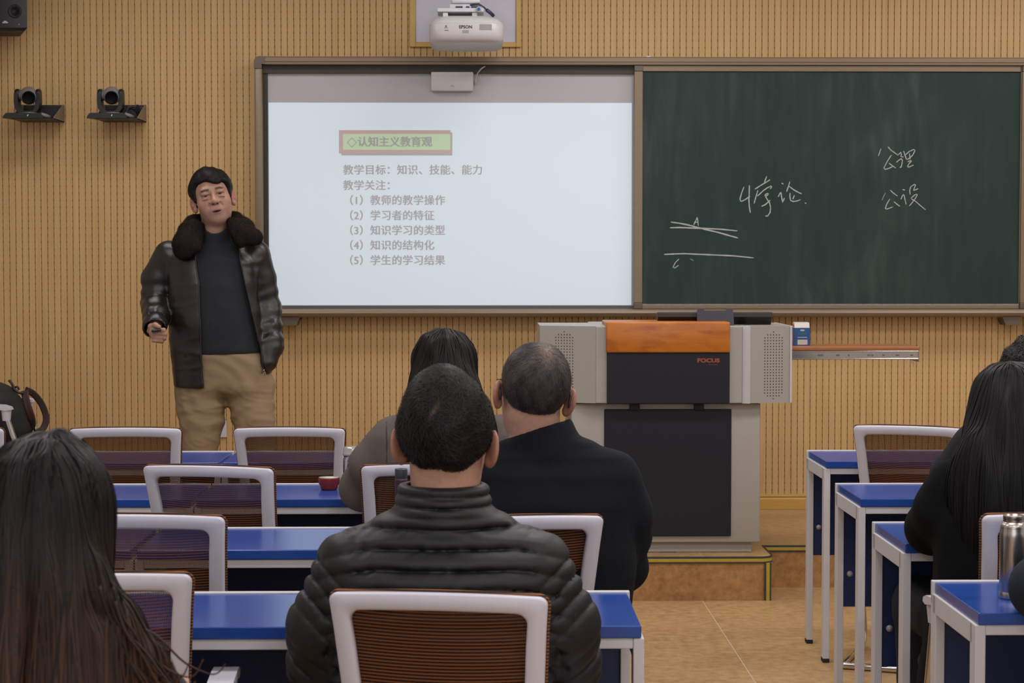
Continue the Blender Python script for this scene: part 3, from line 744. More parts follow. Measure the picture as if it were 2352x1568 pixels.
def wing(xin, xout, sgn, yb, tilt):
    pin = U(xin, 850, LY); pout = U(xout, 850, LY + tilt)
    W = MB()
    poly = [(pin.x, LY + 0.001), (pout.x, LY + tilt), (pout.x, LY + 0.5), (pin.x, LY + 0.5)]
    W.prism(poly, 'z', zb_, zt_); w_ = P(W, 'speaker_wing', M_LGREY_)
    d = Vector((pout.x - pin.x, tilt, 0)); ln = d.length; d.normalize(); nrm = Vector((d.y, -d.x, 0)); nrm = nrm if nrm.y < 0 else -nrm
    G = MB(); ctr = 0.56 * ln
    zc = (zt_ + zb_) / 2
    rows = []
    for i in range(24):
        z = zt_ - 0.026 - i * (zt_ - zb_ - 0.045) / 23
        cnt = 1 if i in (0, 23) else (5 if i in (1, 22) else 7)
        for k in range(cnt):
            c_ = Vector((pin.x, LY, z)) + d * (ctr + (k - (cnt - 1) / 2) * 0.0132) + nrm * 0.0006
            vs = []
            for q in range(8):
                A = 2 * PI * q / 8; vs.append(c_ + d * (0.0026 * math.cos(A)) + Vector((0, 0, 0.0026 * math.sin(A))))
            G.add(vs, [tuple(range(8))], 0)
    P(G, 'speaker_grille', M_LDARK)
wing(1723, 1818, 1, 0, 0.03); wing(1368, 1240, -1, 0, 0.10)
m_ = MB(); m_.prism([(xr, LY + 0.001), (U(1705, 850, LY).x, LY + 0.02), (U(1723, 850, LY).x, LY - 0.002), (U(1723, 850, LY).x, LY + 0.1), (xr, LY + 0.1)], 'z', zb_ - 0.002, zt_)
P(m_, 'light_strip', M_LGREYL)
m_ = MB(); a = U(1814, 850, LY + 0.028).x; m_.box(a, a + 0.009, LY + 0.022, LY + 0.5, zb_, zt_ + 0.001, r=0.002); P(m_, 'light_strip', M_LGREYL)
pf = U(1627, 828, LY - 0.021)
text_mesh('FOCUS', 0.024, 'logo', mat('logo_orange', (0.30, 0.055, 0.022), 0.5), t, Vector((pf.x, LY - 0.0206, pf.z)) - ofs, bold=0.0012).scale = (1, 1, 1)
lg = [c for c in t.children if c.name.startswith('logo')][0]
lg.data.transform(Matrix.Translation(Vector((pf.x, 0, 0)) - Vector((ofs.x, 0, 0))) @ Matrix.Diagonal((1.30, 1, 1, 1)) @ Matrix.Translation(-(Vector((pf.x, 0, 0)) - Vector((ofs.x, 0, 0)))))
m_ = MB(); pz = U(1637, 837, LY - 0.021)
for k in range(5): m_.box(pz.x - 0.016 + k * 0.008, pz.x - 0.011 + k * 0.008, LY - 0.0207, LY - 0.019, pz.z - 0.002, pz.z + 0.002)
P(m_, 'logo_line', mat('logo_orange_dark', (0.16, 0.03, 0.015), 0.5))
# pulled-out side tray
TYF, TYB = LY + 0.18, LY + 0.44
xa, xb = U(1800, 800, TYF).x, U(2113, 800, TYF).x; z_top = U(1900, 795.5, TYF).z; z_b = U(1900, 804.5, TYF).z
m_ = MB(); m_.box(xa, xb, TYF - 0.004, TYB, z_b, z_top, r=0.004); P(m_, 'tray_board', mat('tray_wood', (0.34, 0.13, 0.045), 0.4, vary=0.12, scale=(6, 60, 60)))
for yy, nm in ((TYF, 'slide_rail'), (TYB - 0.02, 'slide_rail')):
    m_ = MB(); zr0, zr1 = U(1900, 826, TYF).z, z_b - 0.001
    m_.box(xa, xb - 0.002, yy + 0.006, yy + 0.014, zr0, zr1)
    m_.box(xa, xb - 0.002, yy, yy + 0.014, zr0, zr0 + 0.007, r=0.002); m_.box(xa, xb - 0.002, yy, yy + 0.014, zr1 - 0.006, zr1, r=0.002)
    q = U(1943, 810, TYF).x
    m_.box(q - 0.003, q + 0.003, yy + 0.001, yy + 0.01, zr0 + 0.008, zr1 - 0.007)
    P(m_, nm, M_CHROME)
    m_ = MB(); zm = (zr0 + zr1) / 2
    for px_, w_ in ((1832, 0.010), (1885, 0.012), (1925, 0.008), (1950, 0.004), (1996, 0.006), (2004, 0.006), (2030, 0.005), (2062, 0.008), (2095, 0.006)):
        q = U(px_, 810, TYF).x; m_.box(q - w_, q + w_, yy + 0.0045, yy + 0.0062, zm - 0.004, zm + 0.004, r=0.001)
    P(m_, 'rail_slot', mat('slot_grey', (0.16, 0.15, 0.14), 0.4, metal=0.5))
m_ = MB(); q = U(2100, 830, TYF); m_.box(xb - 0.006, xb, TYF - 0.002, TYB, z_b - 0.052, z_b, r=0.001); m_.prism([(q.x - 0.02, q.z), (q.x, q.z), (q.x - 0.002, q.z - 0.026), (q.x - 0.006, q.z - 0.01)], 'y', TYF, TYF + 0.004); P(m_, 'tray_bracket', mat('bracket_steel', (0.36, 0.30, 0.26), 0.45, metal=0.5))
# monitor behind the lectern edge
MY = LY + 0.14
t = thing('computer_monitor', 'black monitor on a grey hinge bracket rising behind the lectern\'s wooden edge', 'monitor', (U(1641, 740, MY).x, MY, zt_)); ofs = t.location
a = U(1511, 717.5, MY); b = U(1773, 717.5, MY); zl = zt_ + 0.002
m_ = MB(); m_.prism([(MY, a.z), (MY - 0.004, a.z - 0.018), (MY + 0.03, zl), (MY + 0.075, zl), (MY + 0.045, a.z)], 'x', a.x, b.x); P(m_, 'casing', M_BLACK)
m_ = MB(); m_.box(a.x - 0.001, b.x + 0.001, MY - 0.006, MY + 0.046, a.z - 0.021, a.z + 0.001, r=0.003); P(m_, 'bezel', mat('bezel_grey', (0.028, 0.028, 0.028), 0.45))
a = U(1600, 708, MY - 0.02); b = U(1684, 708, MY - 0.02)
m_ = MB(); w_ = b.x - a.x
m_.prism([(a.x + 0.004, zl), (a.x, a.z - 0.02), (a.x + 0.004, a.z), (a.x + 0.03, a.z), (a.x + 0.034, a.z - 0.010), (b.x - 0.034, a.z - 0.010), (b.x - 0.03, a.z), (b.x - 0.004, a.z), (b.x, a.z - 0.02), (b.x + 0.003, zl)], 'y', MY - 0.03, MY - 0.007)
P(m_, 'hinge_bracket', mat('bracket_slate', (0.055, 0.055, 0.08), 0.5))
# drink carton on the tray
BYF = TYF + 0.075
a = U(1825, 797, BYF); b = U(1860.5, 797, BYF); zc0 = z_top; zc1 = U(1843, 752.5, BYF).z; zc2 = U(1843, 740, BYF).z
t = thing('drink_carton', 'blue and white carton standing on the lectern\'s pulled-out tray', 'carton', ((a.x + b.x) / 2, BYF + 0.03, zc0)); ofs = t.location
m_ = MB(); m_.box(a.x, b.x, BYF, BYF + 0.06, zc0, zc1, r=0.002); P(m_, 'body', mat('carton_blue', (0.014, 0.075, 0.24), 0.35))
m_ = MB(); m_.prism([(BYF, zc1), (BYF + 0.06, zc1), (BYF + 0.052, zc2), (BYF + 0.008, zc2 - 0.002)], 'x', a.x - 0.0006, b.x - 0.003); P(m_, 'lid', mat('carton_white', (0.62, 0.6, 0.56), 0.4))
cx_, cz_ = (a.x + b.x) / 2, (zc0 + zc1) / 2; w_ = (b.x - a.x) / 2; h_ = (zc1 - zc0) / 2
m_ = MB(); vs = [(cx_ + 0.30 * w_ * math.cos(A), BYF - 0.0006, cz_ + 0.72 * h_ + 0.10 * h_ * math.sin(A)) for A in [2 * PI * k / 20 for k in range(20)]]; m_.add(vs, [tuple(range(20))]); P(m_, 'emblem', mat('carton_emblem', (0.52, 0.42, 0.42), 0.4))
m_ = MB()
for k in range(5): m_.box(cx_ - 0.5 * w_ + k * 0.21 * w_, cx_ - 0.35 * w_ + k * 0.21 * w_, BYF - 0.0006, BYF, cz_ + 0.22 * h_, cz_ + 0.42 * h_)
P(m_, 'green_lettering', mat('carton_green', (0.03, 0.16, 0.09), 0.4))
m_ = MB(); m_.box(cx_ - 0.62 * w_, cx_ + 0.66 * w_, BYF - 0.0006, BYF, cz_ - 0.88 * h_, cz_ - 0.32 * h_); m_.box(cx_ - 0.62 * w_, cx_ + 0.6 * w_, BYF - 0.0006, BYF, cz_ - 0.10 * h_, cz_ - 0.03 * h_); P(m_, 'label', mat('carton_label', (0.52, 0.47, 0.44), 0.5))
m_ = MB(); q = U(1824, 747, BYF + 0.01); m_.tube([q + Vector((-0.008, 0, 0.008)), q, q + Vector((0.004, 0, -0.006))], 0.004, 8); P(m_, 'tab', mat('carton_red', (0.5, 0.06, 0.05), 0.4))

def rr_poly(x0, x1, y0, y1, r, n=6):
    o_ = []
    for (cx, cy, a0) in ((x1 - r, y0 + r, -PI / 2), (x1 - r, y1 - r, 0), (x0 + r, y1 - r, PI / 2), (x0 + r, y0 + r, PI)):
        for k in range(n + 1): o_.append((cx + r * math.cos(a0 + PI / 2 * k / n), cy + r * math.sin(a0 + PI / 2 * k / n)))
    return o_
def stack(m_, levels, n=6):
    vs = []; fs = []
    K = None
    for (z, x0, x1, y0, y1, r) in levels:
        pl_ = rr_poly(x0, x1, y0, y1, r, n); K = len(pl_); vs += [(a, b, z) for a, b in pl_]
    for i in range(len(levels) - 1):
        for k in range(K): fs.append((i * K + k, i * K + (k + 1) % K, (i + 1) * K + (k + 1) % K, (i + 1) * K + k))
    fs.append(tuple(range(K))[::-1]); fs.append(tuple(range((len(levels) - 1) * K, len(levels) * K)))
    return m_.add(vs, fs, 0, True)
# ------------------------------------------------------------------ wall gear
# loudspeaker
SYF = 9.72
a = U(63, 70, SYF); x_r, z_b = a.x, a.z
t = thing('wall_loudspeaker', 'black loudspeaker fixed high on the slatted wall at the picture corner', 'loudspeaker', (x_r - 0.15, WALL_Y, z_b)); ofs = t.location
m_ = MB(); stack(m_, [(z_b, x_r - 0.285, x_r - 0.012, SYF + 0.012, WALL_Y - 0.06, 0.004), (z_b + 0.014, x_r - 0.29, x_r, SYF, WALL_Y - 0.06, 0.006), (z_b + 0.44, x_r - 0.29, x_r, SYF, WALL_Y - 0.06, 0.006)], 2)
for i_, v_ in enumerate(m_.v):
    k_ = (v_[1] - SYF) / 0.25; m_.v[i_] = (v_[0] - 0.085 * k_ * (1 if v_[0] > x_r - 0.15 else 0.25), v_[1], v_[2])
sharp(
P(m_, 'cabinet', mat('speaker_black', (0.010, 0.010, 0.012), 0.5)), 30)
m_ = MB(); m_.box(x_r - 0.17, x_r - 0.12, WALL_Y - 0.06, WALL_Y, z_b + 0.15, z_b + 0.28, r=0.004); P(m_, 'wall_bracket', M_BLACK)
cw = U(34, 26, SYF); m_ = MB()
m_.lathe([(0.034, -0.001), (0.030, -0.004), (0.026, -0.002), (0.012, 0.002), (0.008, 0.0), (0.0, -0.002)], 32, M=Matrix.Translation((cw.x, SYF, cw.z)) @ Matrix.Rotation(-PI / 2, 4, 'X')); P(m_, 'driver_cone', mat('cone_black', (0.007, 0.007, 0.009), 0.6))
m_ = MB(); lw = U(12, 52, SYF); m_.box(lw.x - 0.014, lw.x + 0.014, SYF - 0.0015, SYF, lw.z - 0.003, lw.z + 0.004, r=0.001); m_.box(lw.x - 0.007, lw.x + 0.007, SYF - 0.0015, SYF, lw.z + 0.004, lw.z + 0.009, r=0.001); q = U(44, 56, SYF); m_.box(q.x - 0.002, q.x + 0.002, SYF - 0.001, SYF, q.z - 0.002, q.z + 0.002); P(m_, 'badge', mat('badge_grey', (0.45, 0.45, 0.46), 0.4))
# pan-tilt cameras on shelf brackets
M_PTZ = mat('camera_black', (0.014, 0.013, 0.013), 0.42)
M_PTZG = mat('camera_grey', (0.21, 0.20, 0.21), 0.45)
def ptz(cxp, label, cable, yo, lo):
    global t, ofs
    YF = 9.77
    c = U(cxp, 266, YF); px = YF / FPX
    t = thing('tracking_camera', label, 'camera', (c.x, WALL_Y, c.z), 0, 'tracking cameras on the slatted wall'); ofs = t.location
    def X(d): return c.x + d * px
    def Z(y): return U(cxp, y, YF).z
    # folded steel shelf
    zb, zs, ztop = Z(272.5), Z(258), U(cxp, 241, WALL_Y - 0.004).z
    m_ = MB(); xs0, xs1 = X(-27), X(70)
    m_.box(xs0, xs1, WALL_Y - 0.25, WALL_Y, zb, zb + 0.003); m_.box(xs0, xs1, WALL_Y - 0.003, WALL_Y, zb, ztop)
    P(m_, 'shelf', M_PTZ)
    for xx in (xs0, xs1 - 0.003):
        m_ = MB()
        m_.prism([(WALL_Y, zb), (WALL_Y, ztop), (WALL_Y - 0.03, ztop), (WALL_Y - 0.24, zb + 0.012), (WALL_Y - 0.25, zb)], 'x', xx, xx + 0.003)
        P(m_, 'shelf_cheek', mat('shelf_beige', (0.20, 0.165, 0.12), 0.5))
    # base
    m_ = MB(); b0, b1 = X(-46), X(46); zb2 = zb + 0.003; zt2 = Z(259)
    m_.prism([(b0, zb2), (b0 + 0.004, zb2 + 0.012), (b0 + 0.018, zt2), (b1 - 0.018, zt2), (b1 - 0.004, zb2 + 0.012), (b1, zb2)], 'y', YF, YF + 0.03)
    m_.prism([(X(-44), YF + 0.03), (X(44), YF + 0.03), (X(30), YF + 0.13), (X(-30), YF + 0.13)], 'z', zb2, zt2 - 0.002)
    P(m_, 'base', M_PTZ)
    m_ = MB(); m_.tube([(X(40), YF + 0.02, zt2 - 0.004), (X(48), YF + 0.04, zt2 - 0.012), (X(56), YF + 0.06, zb2 + 0.01)], [0.008, 0.011, 0.008], 10); m_.tube([(X(-8), YF + 0.015, zt2), (X(14), YF + 0.014, zt2 + 0.001), (X(30), YF + 0.018, zt2)], [0.002, 0.005, 0.002], 8); P(m_, 'base_rim', M_PTZG)
    m_ = MB(); q = X(11.5)
    m_.box(q - 0.003, q, YF - 0.001, YF + 0.001, zb2 + 0.010, zb2 + 0.014); m_.box(q, q + 0.003, YF - 0.001, YF + 0.001, zb2 + 0.014, zb2 + 0.018); P(m_, 'status_light', mat('led_green', (0.1, 0.5, 0.1), 0.4, emit=(0.35, 1.0, 0.25), estr=0.6))
    m_ = MB(); q = X(-5); m_.box(q - 0.014, q + 0.014, YF - 0.0008, YF + 0.001, zb2 + 0.017, zb2 + 0.021); P(m_, 'maker_mark', mat('camera_mark', (0.035, 0.035, 0.037), 0.5))
    # yoke
    m_ = MB(); YC = YF + 0.065
    arm = []
    for (dx, y) in ((-24.5, 212), (-25, 232), (-23, 246), (-15, 257), (0, 258.5), (15, 257), (23, 246), (24, 232), (23.5, 212)):
        arm.append(Vector((X(dx - 0.5 + yo), YC, Z(y))))
    vs = []; fs = []
    for i, p in enumerate(arm):
        a = arm[max(i - 1, 0)]; b = arm[min(i + 1, len(arm) - 1)]; d = (b - a).normalized(); n_ = Vector((-d.z, 0, d.x)) * 0.0105
        for off in (-0.032, 0.032):
            for sg in (-1, 1): vs.append(p + n_ * sg + Vector((0, off, 0)))
    for i in range(len(arm) - 1):
        o_ = 4 * i; e = o_ + 4
        fs += [(o_, o_ + 1, e + 1, e), (o_ + 2, e + 2, e + 3, o_ + 3), (o_, e, e + 2, o_ + 2), (o_ + 1, o_ + 3, e + 3, e + 1)]
    m_.add(vs, fs, 0, True); m_.add([vs[0], vs[1], vs[3], vs[2]], [(0, 1, 2, 3)]); e = len(vs) - 4; m_.add([vs[e], vs[e + 1], vs[e + 3], vs[e + 2]], [(0, 1, 2, 3)])
    for dx in (-24.5, 23.5):
        m_.lathe([(0.0, -0.011), (0.028, -0.011), (0.032, -0.006), (0.032, 0.006), (0.028, 0.011), (0.0, 0.011)], 24, M=Matrix.Translation((X(dx + yo), YC, Z(216))) @ Matrix.Rotation(PI / 2, 4, 'Y'))
    sharp(P(m_, 'yoke', M_PTZ), 50)
    # barrel
    cl = Vector((X(lo), YF + 0.01, Z(223.5))); ct = Vector((X(0), YF + 0.14, Z(211)))
    ax = (ct - cl).normalized(); q_ = ax.to_track_quat('Z', 'Y').to_matrix().to_4x4(); ln = (ct - cl).length
    M_ = Matrix.Translation(cl) @ q_
    m_ = MB(); m_.lathe([(0.0315, 0.004), (0.035, 0.012), (0.042, 0.05), (0.044, 0.10), (0.036, ln), (0.018, ln + 0.018), (0.0, ln + 0.022)], 32, M=M_)
    m_.tube([(X(-22 + yo), YC, Z(216)), (X(21 + yo), YC, Z(216))], 0.027, 16); P(m_, 'barrel', M_PTZG)
    m_ = MB(); m_.lathe([(0.0, -0.004), (0.012, -0.007), (0.026, -0.006), (0.028, -0.012), (0.0325, -0.012), (0.033, 0.006)], 32, M=M_); P(m_, 'lens', mat('lens_black', (0.003, 0.003, 0.004), 0.5, spec=0.08))
    m_ = MB()
    rnd = random.Random(3)
    if cable:
        for k in range(8):
            e = rnd.random()
            m_.tube(smooth_path([(X(27 + k), YF + 0.12, zb2 + 0.012 + 0.003 * k), (X(34 + k), YF + 0.11 + 0.01 * e, zb2 + 0.040 + 0.004 * k), (X(44 + k), YF + 0.13, zb2 + 0.056 + 0.010 * e), (X(54 + 0.8 * k), YF + 0.15, zb2 + 0.046 + 0.004 * k), (X(60 + 0.3 * k), YF + 0.17, zb2 + 0.014)], 6), 0.0045, 8)
        m_.tube(smooth_path([(X(52), YF + 0.05, zb2 + 0.062), (X(44), YF + 0.035, zb2 + 0.045), (X(43), YF + 0.03, zb2 + 0.02), (X(50), YF + 0.03, zb2 + 0.004)], 6), 0.0025, 8)
    else:
        m_.tube([(X(30), YF + 0.13, zb2 + 0.02), (X(45), YF + 0.16, zb2 + 0.012), (X(58), YF + 0.2, zb2 + 0.01)], 0.004, 7)
    P(m_, 'cable', M_BLACK)
ptz(52, 'black tracking camera on a wall shelf, under the loudspeaker', False, 6.5, 13)
ptz(245, 'black tracking camera on a wall shelf with a bundle of cable beside it', True, 5, 10.5)

# ------------------------------------------------------------------ projector
PY = 9.37
pm = PY / FPX
pc = U(1071, 77, PY)
t = thing('projector', 'white short-throw projector on a ceiling arm above the whiteboard', 'projector', (pc.x, PY, U(1071, 119, PY).z)); ofs = t.location
M_PW = mat('projector_white', (0.52, 0.49, 0.49), 0.4, vary=0.02); M_PG = mat('projector_grey', (0.30, 0.28, 0.28), 0.5)
Xp = lambda x: U(x, 60, PY).x
Zp = lambda y: U(1071, y, PY).z
m_ = MB(); xl, xr = Xp(984.5), Xp(1157)
stack(m_, [(Zp(119) + 0.040, xl + 0.045, xr - 0.045, PY + 0.09, PY + 0.36, 0.05), (Zp(119) + 0.044, xl + 0.022, xr - 0.022, PY + 0.05, PY + 0.385, 0.06), (Zp(105) + 0.02, xl + 0.007, xr - 0.007, PY + 0.018, PY + 0.395, 0.07), (Zp(88), xl + 0.001, xr - 0.001, PY + 0.004, PY + 0.40, 0.07), (Zp(77), xl, xr, PY, PY + 0.40, 0.07),
           (Zp(54), xl, xr, PY, PY + 0.40, 0.07), (Zp(51.5), xl + 0.003, xr - 0.003, PY + 0.004, PY + 0.397, 0.07)])
body = sharp(P(m_, 'body', M_PW), 60)
m_ = MB()
stack(m_, [(Zp(52), xl + 0.004, xr - 0.004, PY + 0.003, PY + 0.397, 0.07), (Zp(45), xl + 0.012, xr - 0.012, PY + 0.02, PY + 0.39, 0.07), (Zp(37), xl + 0.03, xr - 0.03, PY + 0.06, PY + 0.37, 0.06), (Zp(31), xl + 0.06, xr - 0.06, PY + 0.09, PY + 0.34, 0.05)])
sharp(P(m_, 'top_cover', mat('projector_cover', (0.60, 0.60, 0.60), 0.35, vary=0.02)), 60)
m_ = MB()
a, b = U(1101, 55.5, PY), U(1129.5, 69, PY); m_.box(a.x, b.x, PY - 0.0008, PY + 0.002, b.z, a.z)
a, b = U(1062, 69, PY), U(1077, 76, PY); m_.box(a.x, b.x, PY - 0.0008, PY + 0.002, b.z, a.z)
P(m_, 'vent_grille', M_PG)
text_mesh('EPSON', 0.021, 'logo', mat('logo_dark', (0.03, 0.03, 0.04), 0.5), t, Vector((Xp(1069.5), PY - 0.0008, Zp(62))) - ofs, bold=0.0004)
m_ = MB()
q = U(1024.5, 61, PY); m_.lathe([(0.0, 0.001), (0.004, 0.0008), (0.0045, 0)], 12, M=Matrix.Translation((q.x, PY, q.z + 0.002)) @ Matrix.Rotation(PI / 2, 4, 'X')); m_.box(q.x - 0.009, q.x + 0.009, PY - 0.0008, PY, q.z - 0.007, q.z - 0.0045)
q = U(1025.5, 69.5, PY); m_.box(q.x - 0.009, q.x + 0.009, PY - 0.0008, PY, q.z - 0.0018, q.z + 0.0018)
P(m_, 'marking', mat('marking_grey', (0.1, 0.1, 0.1), 0.5))
m_ = MB(); ym = PY + 0.17
m_.box(U(1003, 16, PY).x, U(1111, 16, PY).x, PY + 0.09, PY + 0.27, U(1, 25, PY + 0.09).z, U(1, 16, PY + 0.09).z, r=0.004)
for xx in (1022, 1090): m_.box(U(xx - 6, 16, PY).x, U(xx + 6, 16, PY).x, PY + 0.10, PY + 0.25, Zp(33), Zp(22), r=0.003)
m_.box(U(1031, 1, PY).x, U(1104, 1, PY).x, PY + 0.10, PY + 0.30, Zp(14), Zp(2), r=0.005)
m_.box(U(1036, 1, PY).x, U(1103, 1, PY).x, PY + 0.09, PY + 0.40, Zp(2), Zp(-8), r=0.008)
m_.box(U(1050, 1, PY).x, U(1092, 1, PY).x, PY + 0.35, WALL_Y - 0.004, Zp(0), Zp(-30), r=0.008)
P(m_, 'mounting_arm', mat('mount_white', (0.6, 0.6, 0.62), 0.4, vary=0.02))
m_ = MB()
for (p, q) in ((1046, 1062), (1070, 1078), (1082, 1100)): m_.box(U(p, 5, PY).x, U(q, 5, PY).x, PY + 0.097, PY + 0.11, Zp(13), Zp(8))
m_.tube([U(1080, 12, PY + 0.1), U(1100, 9, PY + 0.09), U(1112, 17, PY + 0.1), U(1124, 30, PY + 0.13), U(1132, 37, PY + 0.15)], 0.004, 8); m_.tube([U(1118, 23, PY + 0.1), U(1127, 30, PY + 0.12), U(1133, 36, PY + 0.14)], 0.009, 10)
P(m_, 'cable', mat('cable_navy', (0.025, 0.035, 0.09), 0.5))
m_ = MB(); q = U(1100, 21.5, PY + 0.085); m_.lathe([(0.0, 0.014), (0.007, 0.014), (0.008, 0.012), (0.008, 0)], 20, M=Matrix.Translation(q) @ Matrix.Rotation(PI / 2, 4, 'X')); m_.lathe([(0.0125, 0.010), (0.0135, 0.006), (0.0135, -0.01)], 20, 1, M=Matrix.Translation(q) @ Matrix.Rotation(PI / 2, 4, 'X')); P(m_, 'adjusting_knob', [mat('knob_blue', (0.02, 0.12, 0.42), 0.35), M_PW])

# ------------------------------------------------------------------ things on the desks
DT = 0.7505
def ondesk(x, y):      # point of the desk top at a photo pixel
    d = MR @ Vector(((x - 1176) / FPX, -(y - 784) / FPX, -1.0)); k = (DT - 1.49) / d.z
    return Vector((d.x * k, d.y * k, DT))
p = ondesk(756, 1124)
t = thing('tea_cup', 'small red cup with a white inside on the second-row desk', 'cup', (p.x, p.y, DT))
m_ = MB(); m_.lathe([(0.0, 0.002), (0.024, 0.0), (0.0275, 0.004), (0.0285, 0.012), (0.0335, 0.02), (0.0345, 0.034), (0.0345, 0.0395), (0.0335, 0.0405), (0.0330, 0.040)], 40); m_.build('shell', mat('cup_red', (0.22, 0.022, 0.018), 0.3, vary=0.08), t)
m_ = MB(); m_.lathe([(0.0336, 0.0406), (0.0325, 0.039), (0.031, 0.02), (0.024, 0.007), (0.0, 0.006)], 40); m_.build('glaze', mat('cup_white', (0.68, 0.64, 0.58), 0.25), t)
def glass_mat():
    m = bpy.data.materials.new('jar_glass'); m.use_nodes = True; b = m.node_tree.nodes['Principled BSDF']
    b.inputs['Base Color'].default_value = (0.92, 0.95, 0.96, 1); b.inputs['Transmission Weight'].default_value = 1.0; b.inputs['Roughness'].default_value = 0.03; b.inputs['IOR'].default_value = 1.3
    return m
M_GLASS = glass_mat()
jy = 6.27; jx = U(812, 1090, jy).x; jr = U(836, 1090, jy).x - jx
jh = U(812, 1026, jy).z - DT
t = thing('glass_jar', 'clear lidded glass jar beside the grey coat sleeve', 'jar', (jx, jy, DT))
m_ = MB(); m_.lathe([(0.0, 0.0), (jr * 0.9, 0.0), (jr, 0.008), (jr, jh * 0.70), (jr * 0.93, jh * 0.76), (jr * 0.93, jh * 0.80), (jr * 0.88, jh * 0.80), (jr * 0.88, jh * 0.75), (jr * 0.95, jh * 0.69), (jr * 0.95, 0.012), (0.0, 0.012)], 40); m_.build('body', M_GLASS, t)
m_ = MB(); m_.lathe([(jr * 1.0, jh * 0.80), (jr * 1.02, jh * 0.81), (jr * 1.02, jh * 0.85), (jr * 0.98, jh * 0.87), (jr * 0.98, jh * 0.97), (jr * 0.95, jh), (0.0, jh)], 40); m_.build('lid', mat('jar_lid', (0.55, 0.53, 0.52), 0.2, metal=0.6), t)
m_ = MB(); m_.lathe([(0.0, 0.013), (jr * 0.9, 0.013), (jr * 0.9, 0.03), (0.0, 0.032)], 24); m_.build('tea_leaves', mat('tea', (0.05, 0.02, 0.01), 0.6), t)
fx, fy = U(921, 1100, 5.12).x, 5.12
fh = U(921, 1075.5, fy).z - DT; fr = U(935.5, 1100, fy).x - fx
fx = U(921.5, 1100, fy).x
t = thing('vacuum_flask', 'purple flask with a dark grey lid near the quilted jacket\'s collar', 'flask', (fx, fy, DT))
m_ = MB(); m_.lathe([(0.0, 0.0), (fr * 0.94, 0.0), (fr, 0.006), (fr, fh * 0.83), (fr * 0.99, fh * 0.86)], 40); m_.build('body', mat('flask_purple', (0.05, 0.014, 0.045), 0.38, metal=0.2), t)
m_ = MB(); m_.lathe([(fr * 0.985, fh * 0.862), (fr, fh * 0.868), (fr, fh * 0.985), (fr * 0.95, fh * 0.998), (0.0, fh)], 40); m_.build('lid', mat('flask_lid', (0.03, 0.033, 0.042), 0.4), t)
p = ondesk(2325, 1376)
sx, sy = U(2327, 1300, 4.19).x, 4.19
px4 = sy / FPX; fh = (1378 - 1184) * px4; fr = 31.5 * px4
t = thing('vacuum_flask', 'lidless stainless steel flask on the desk across the aisle', 'flask', (sx, sy, DT))
m_ = MB(); m_.lathe([(0.0, 0.0), (fr * 0.96, 0.0), (fr, 0.004), (fr, fh * 0.085), (fr * 0.985, fh * 0.088), (fr, fh * 0.092), (fr, fh * 0.74), (fr * 0.99, fh * 0.80), (fr * 0.955, fh * 0.82), (fr * 0.96, fh * 0.835), (fr * 0.93, fh * 0.85), (fr * 0.945, fh * 0.862), (fr * 0.80, fh * 0.92)], 48); m_.build('body', M_STEEL, t)
m_ = MB(); m_.lathe([(fr * 0.80, fh * 0.915), (fr * 0.74, fh * 0.93), (fr * 0.76, fh * 0.94), (fr * 0.74, fh * 0.95), (fr * 0.76, fh * 0.96), (fr * 0.76, fh * 0.99), (fr * 0.74, fh), (fr * 0.68, fh), (fr * 0.67, fh * 0.9), (0.0, fh * 0.88)], 48); m_.build('neck', mat('steel_neck', (0.30, 0.27, 0.24), 0.3, metal=1.0), t)
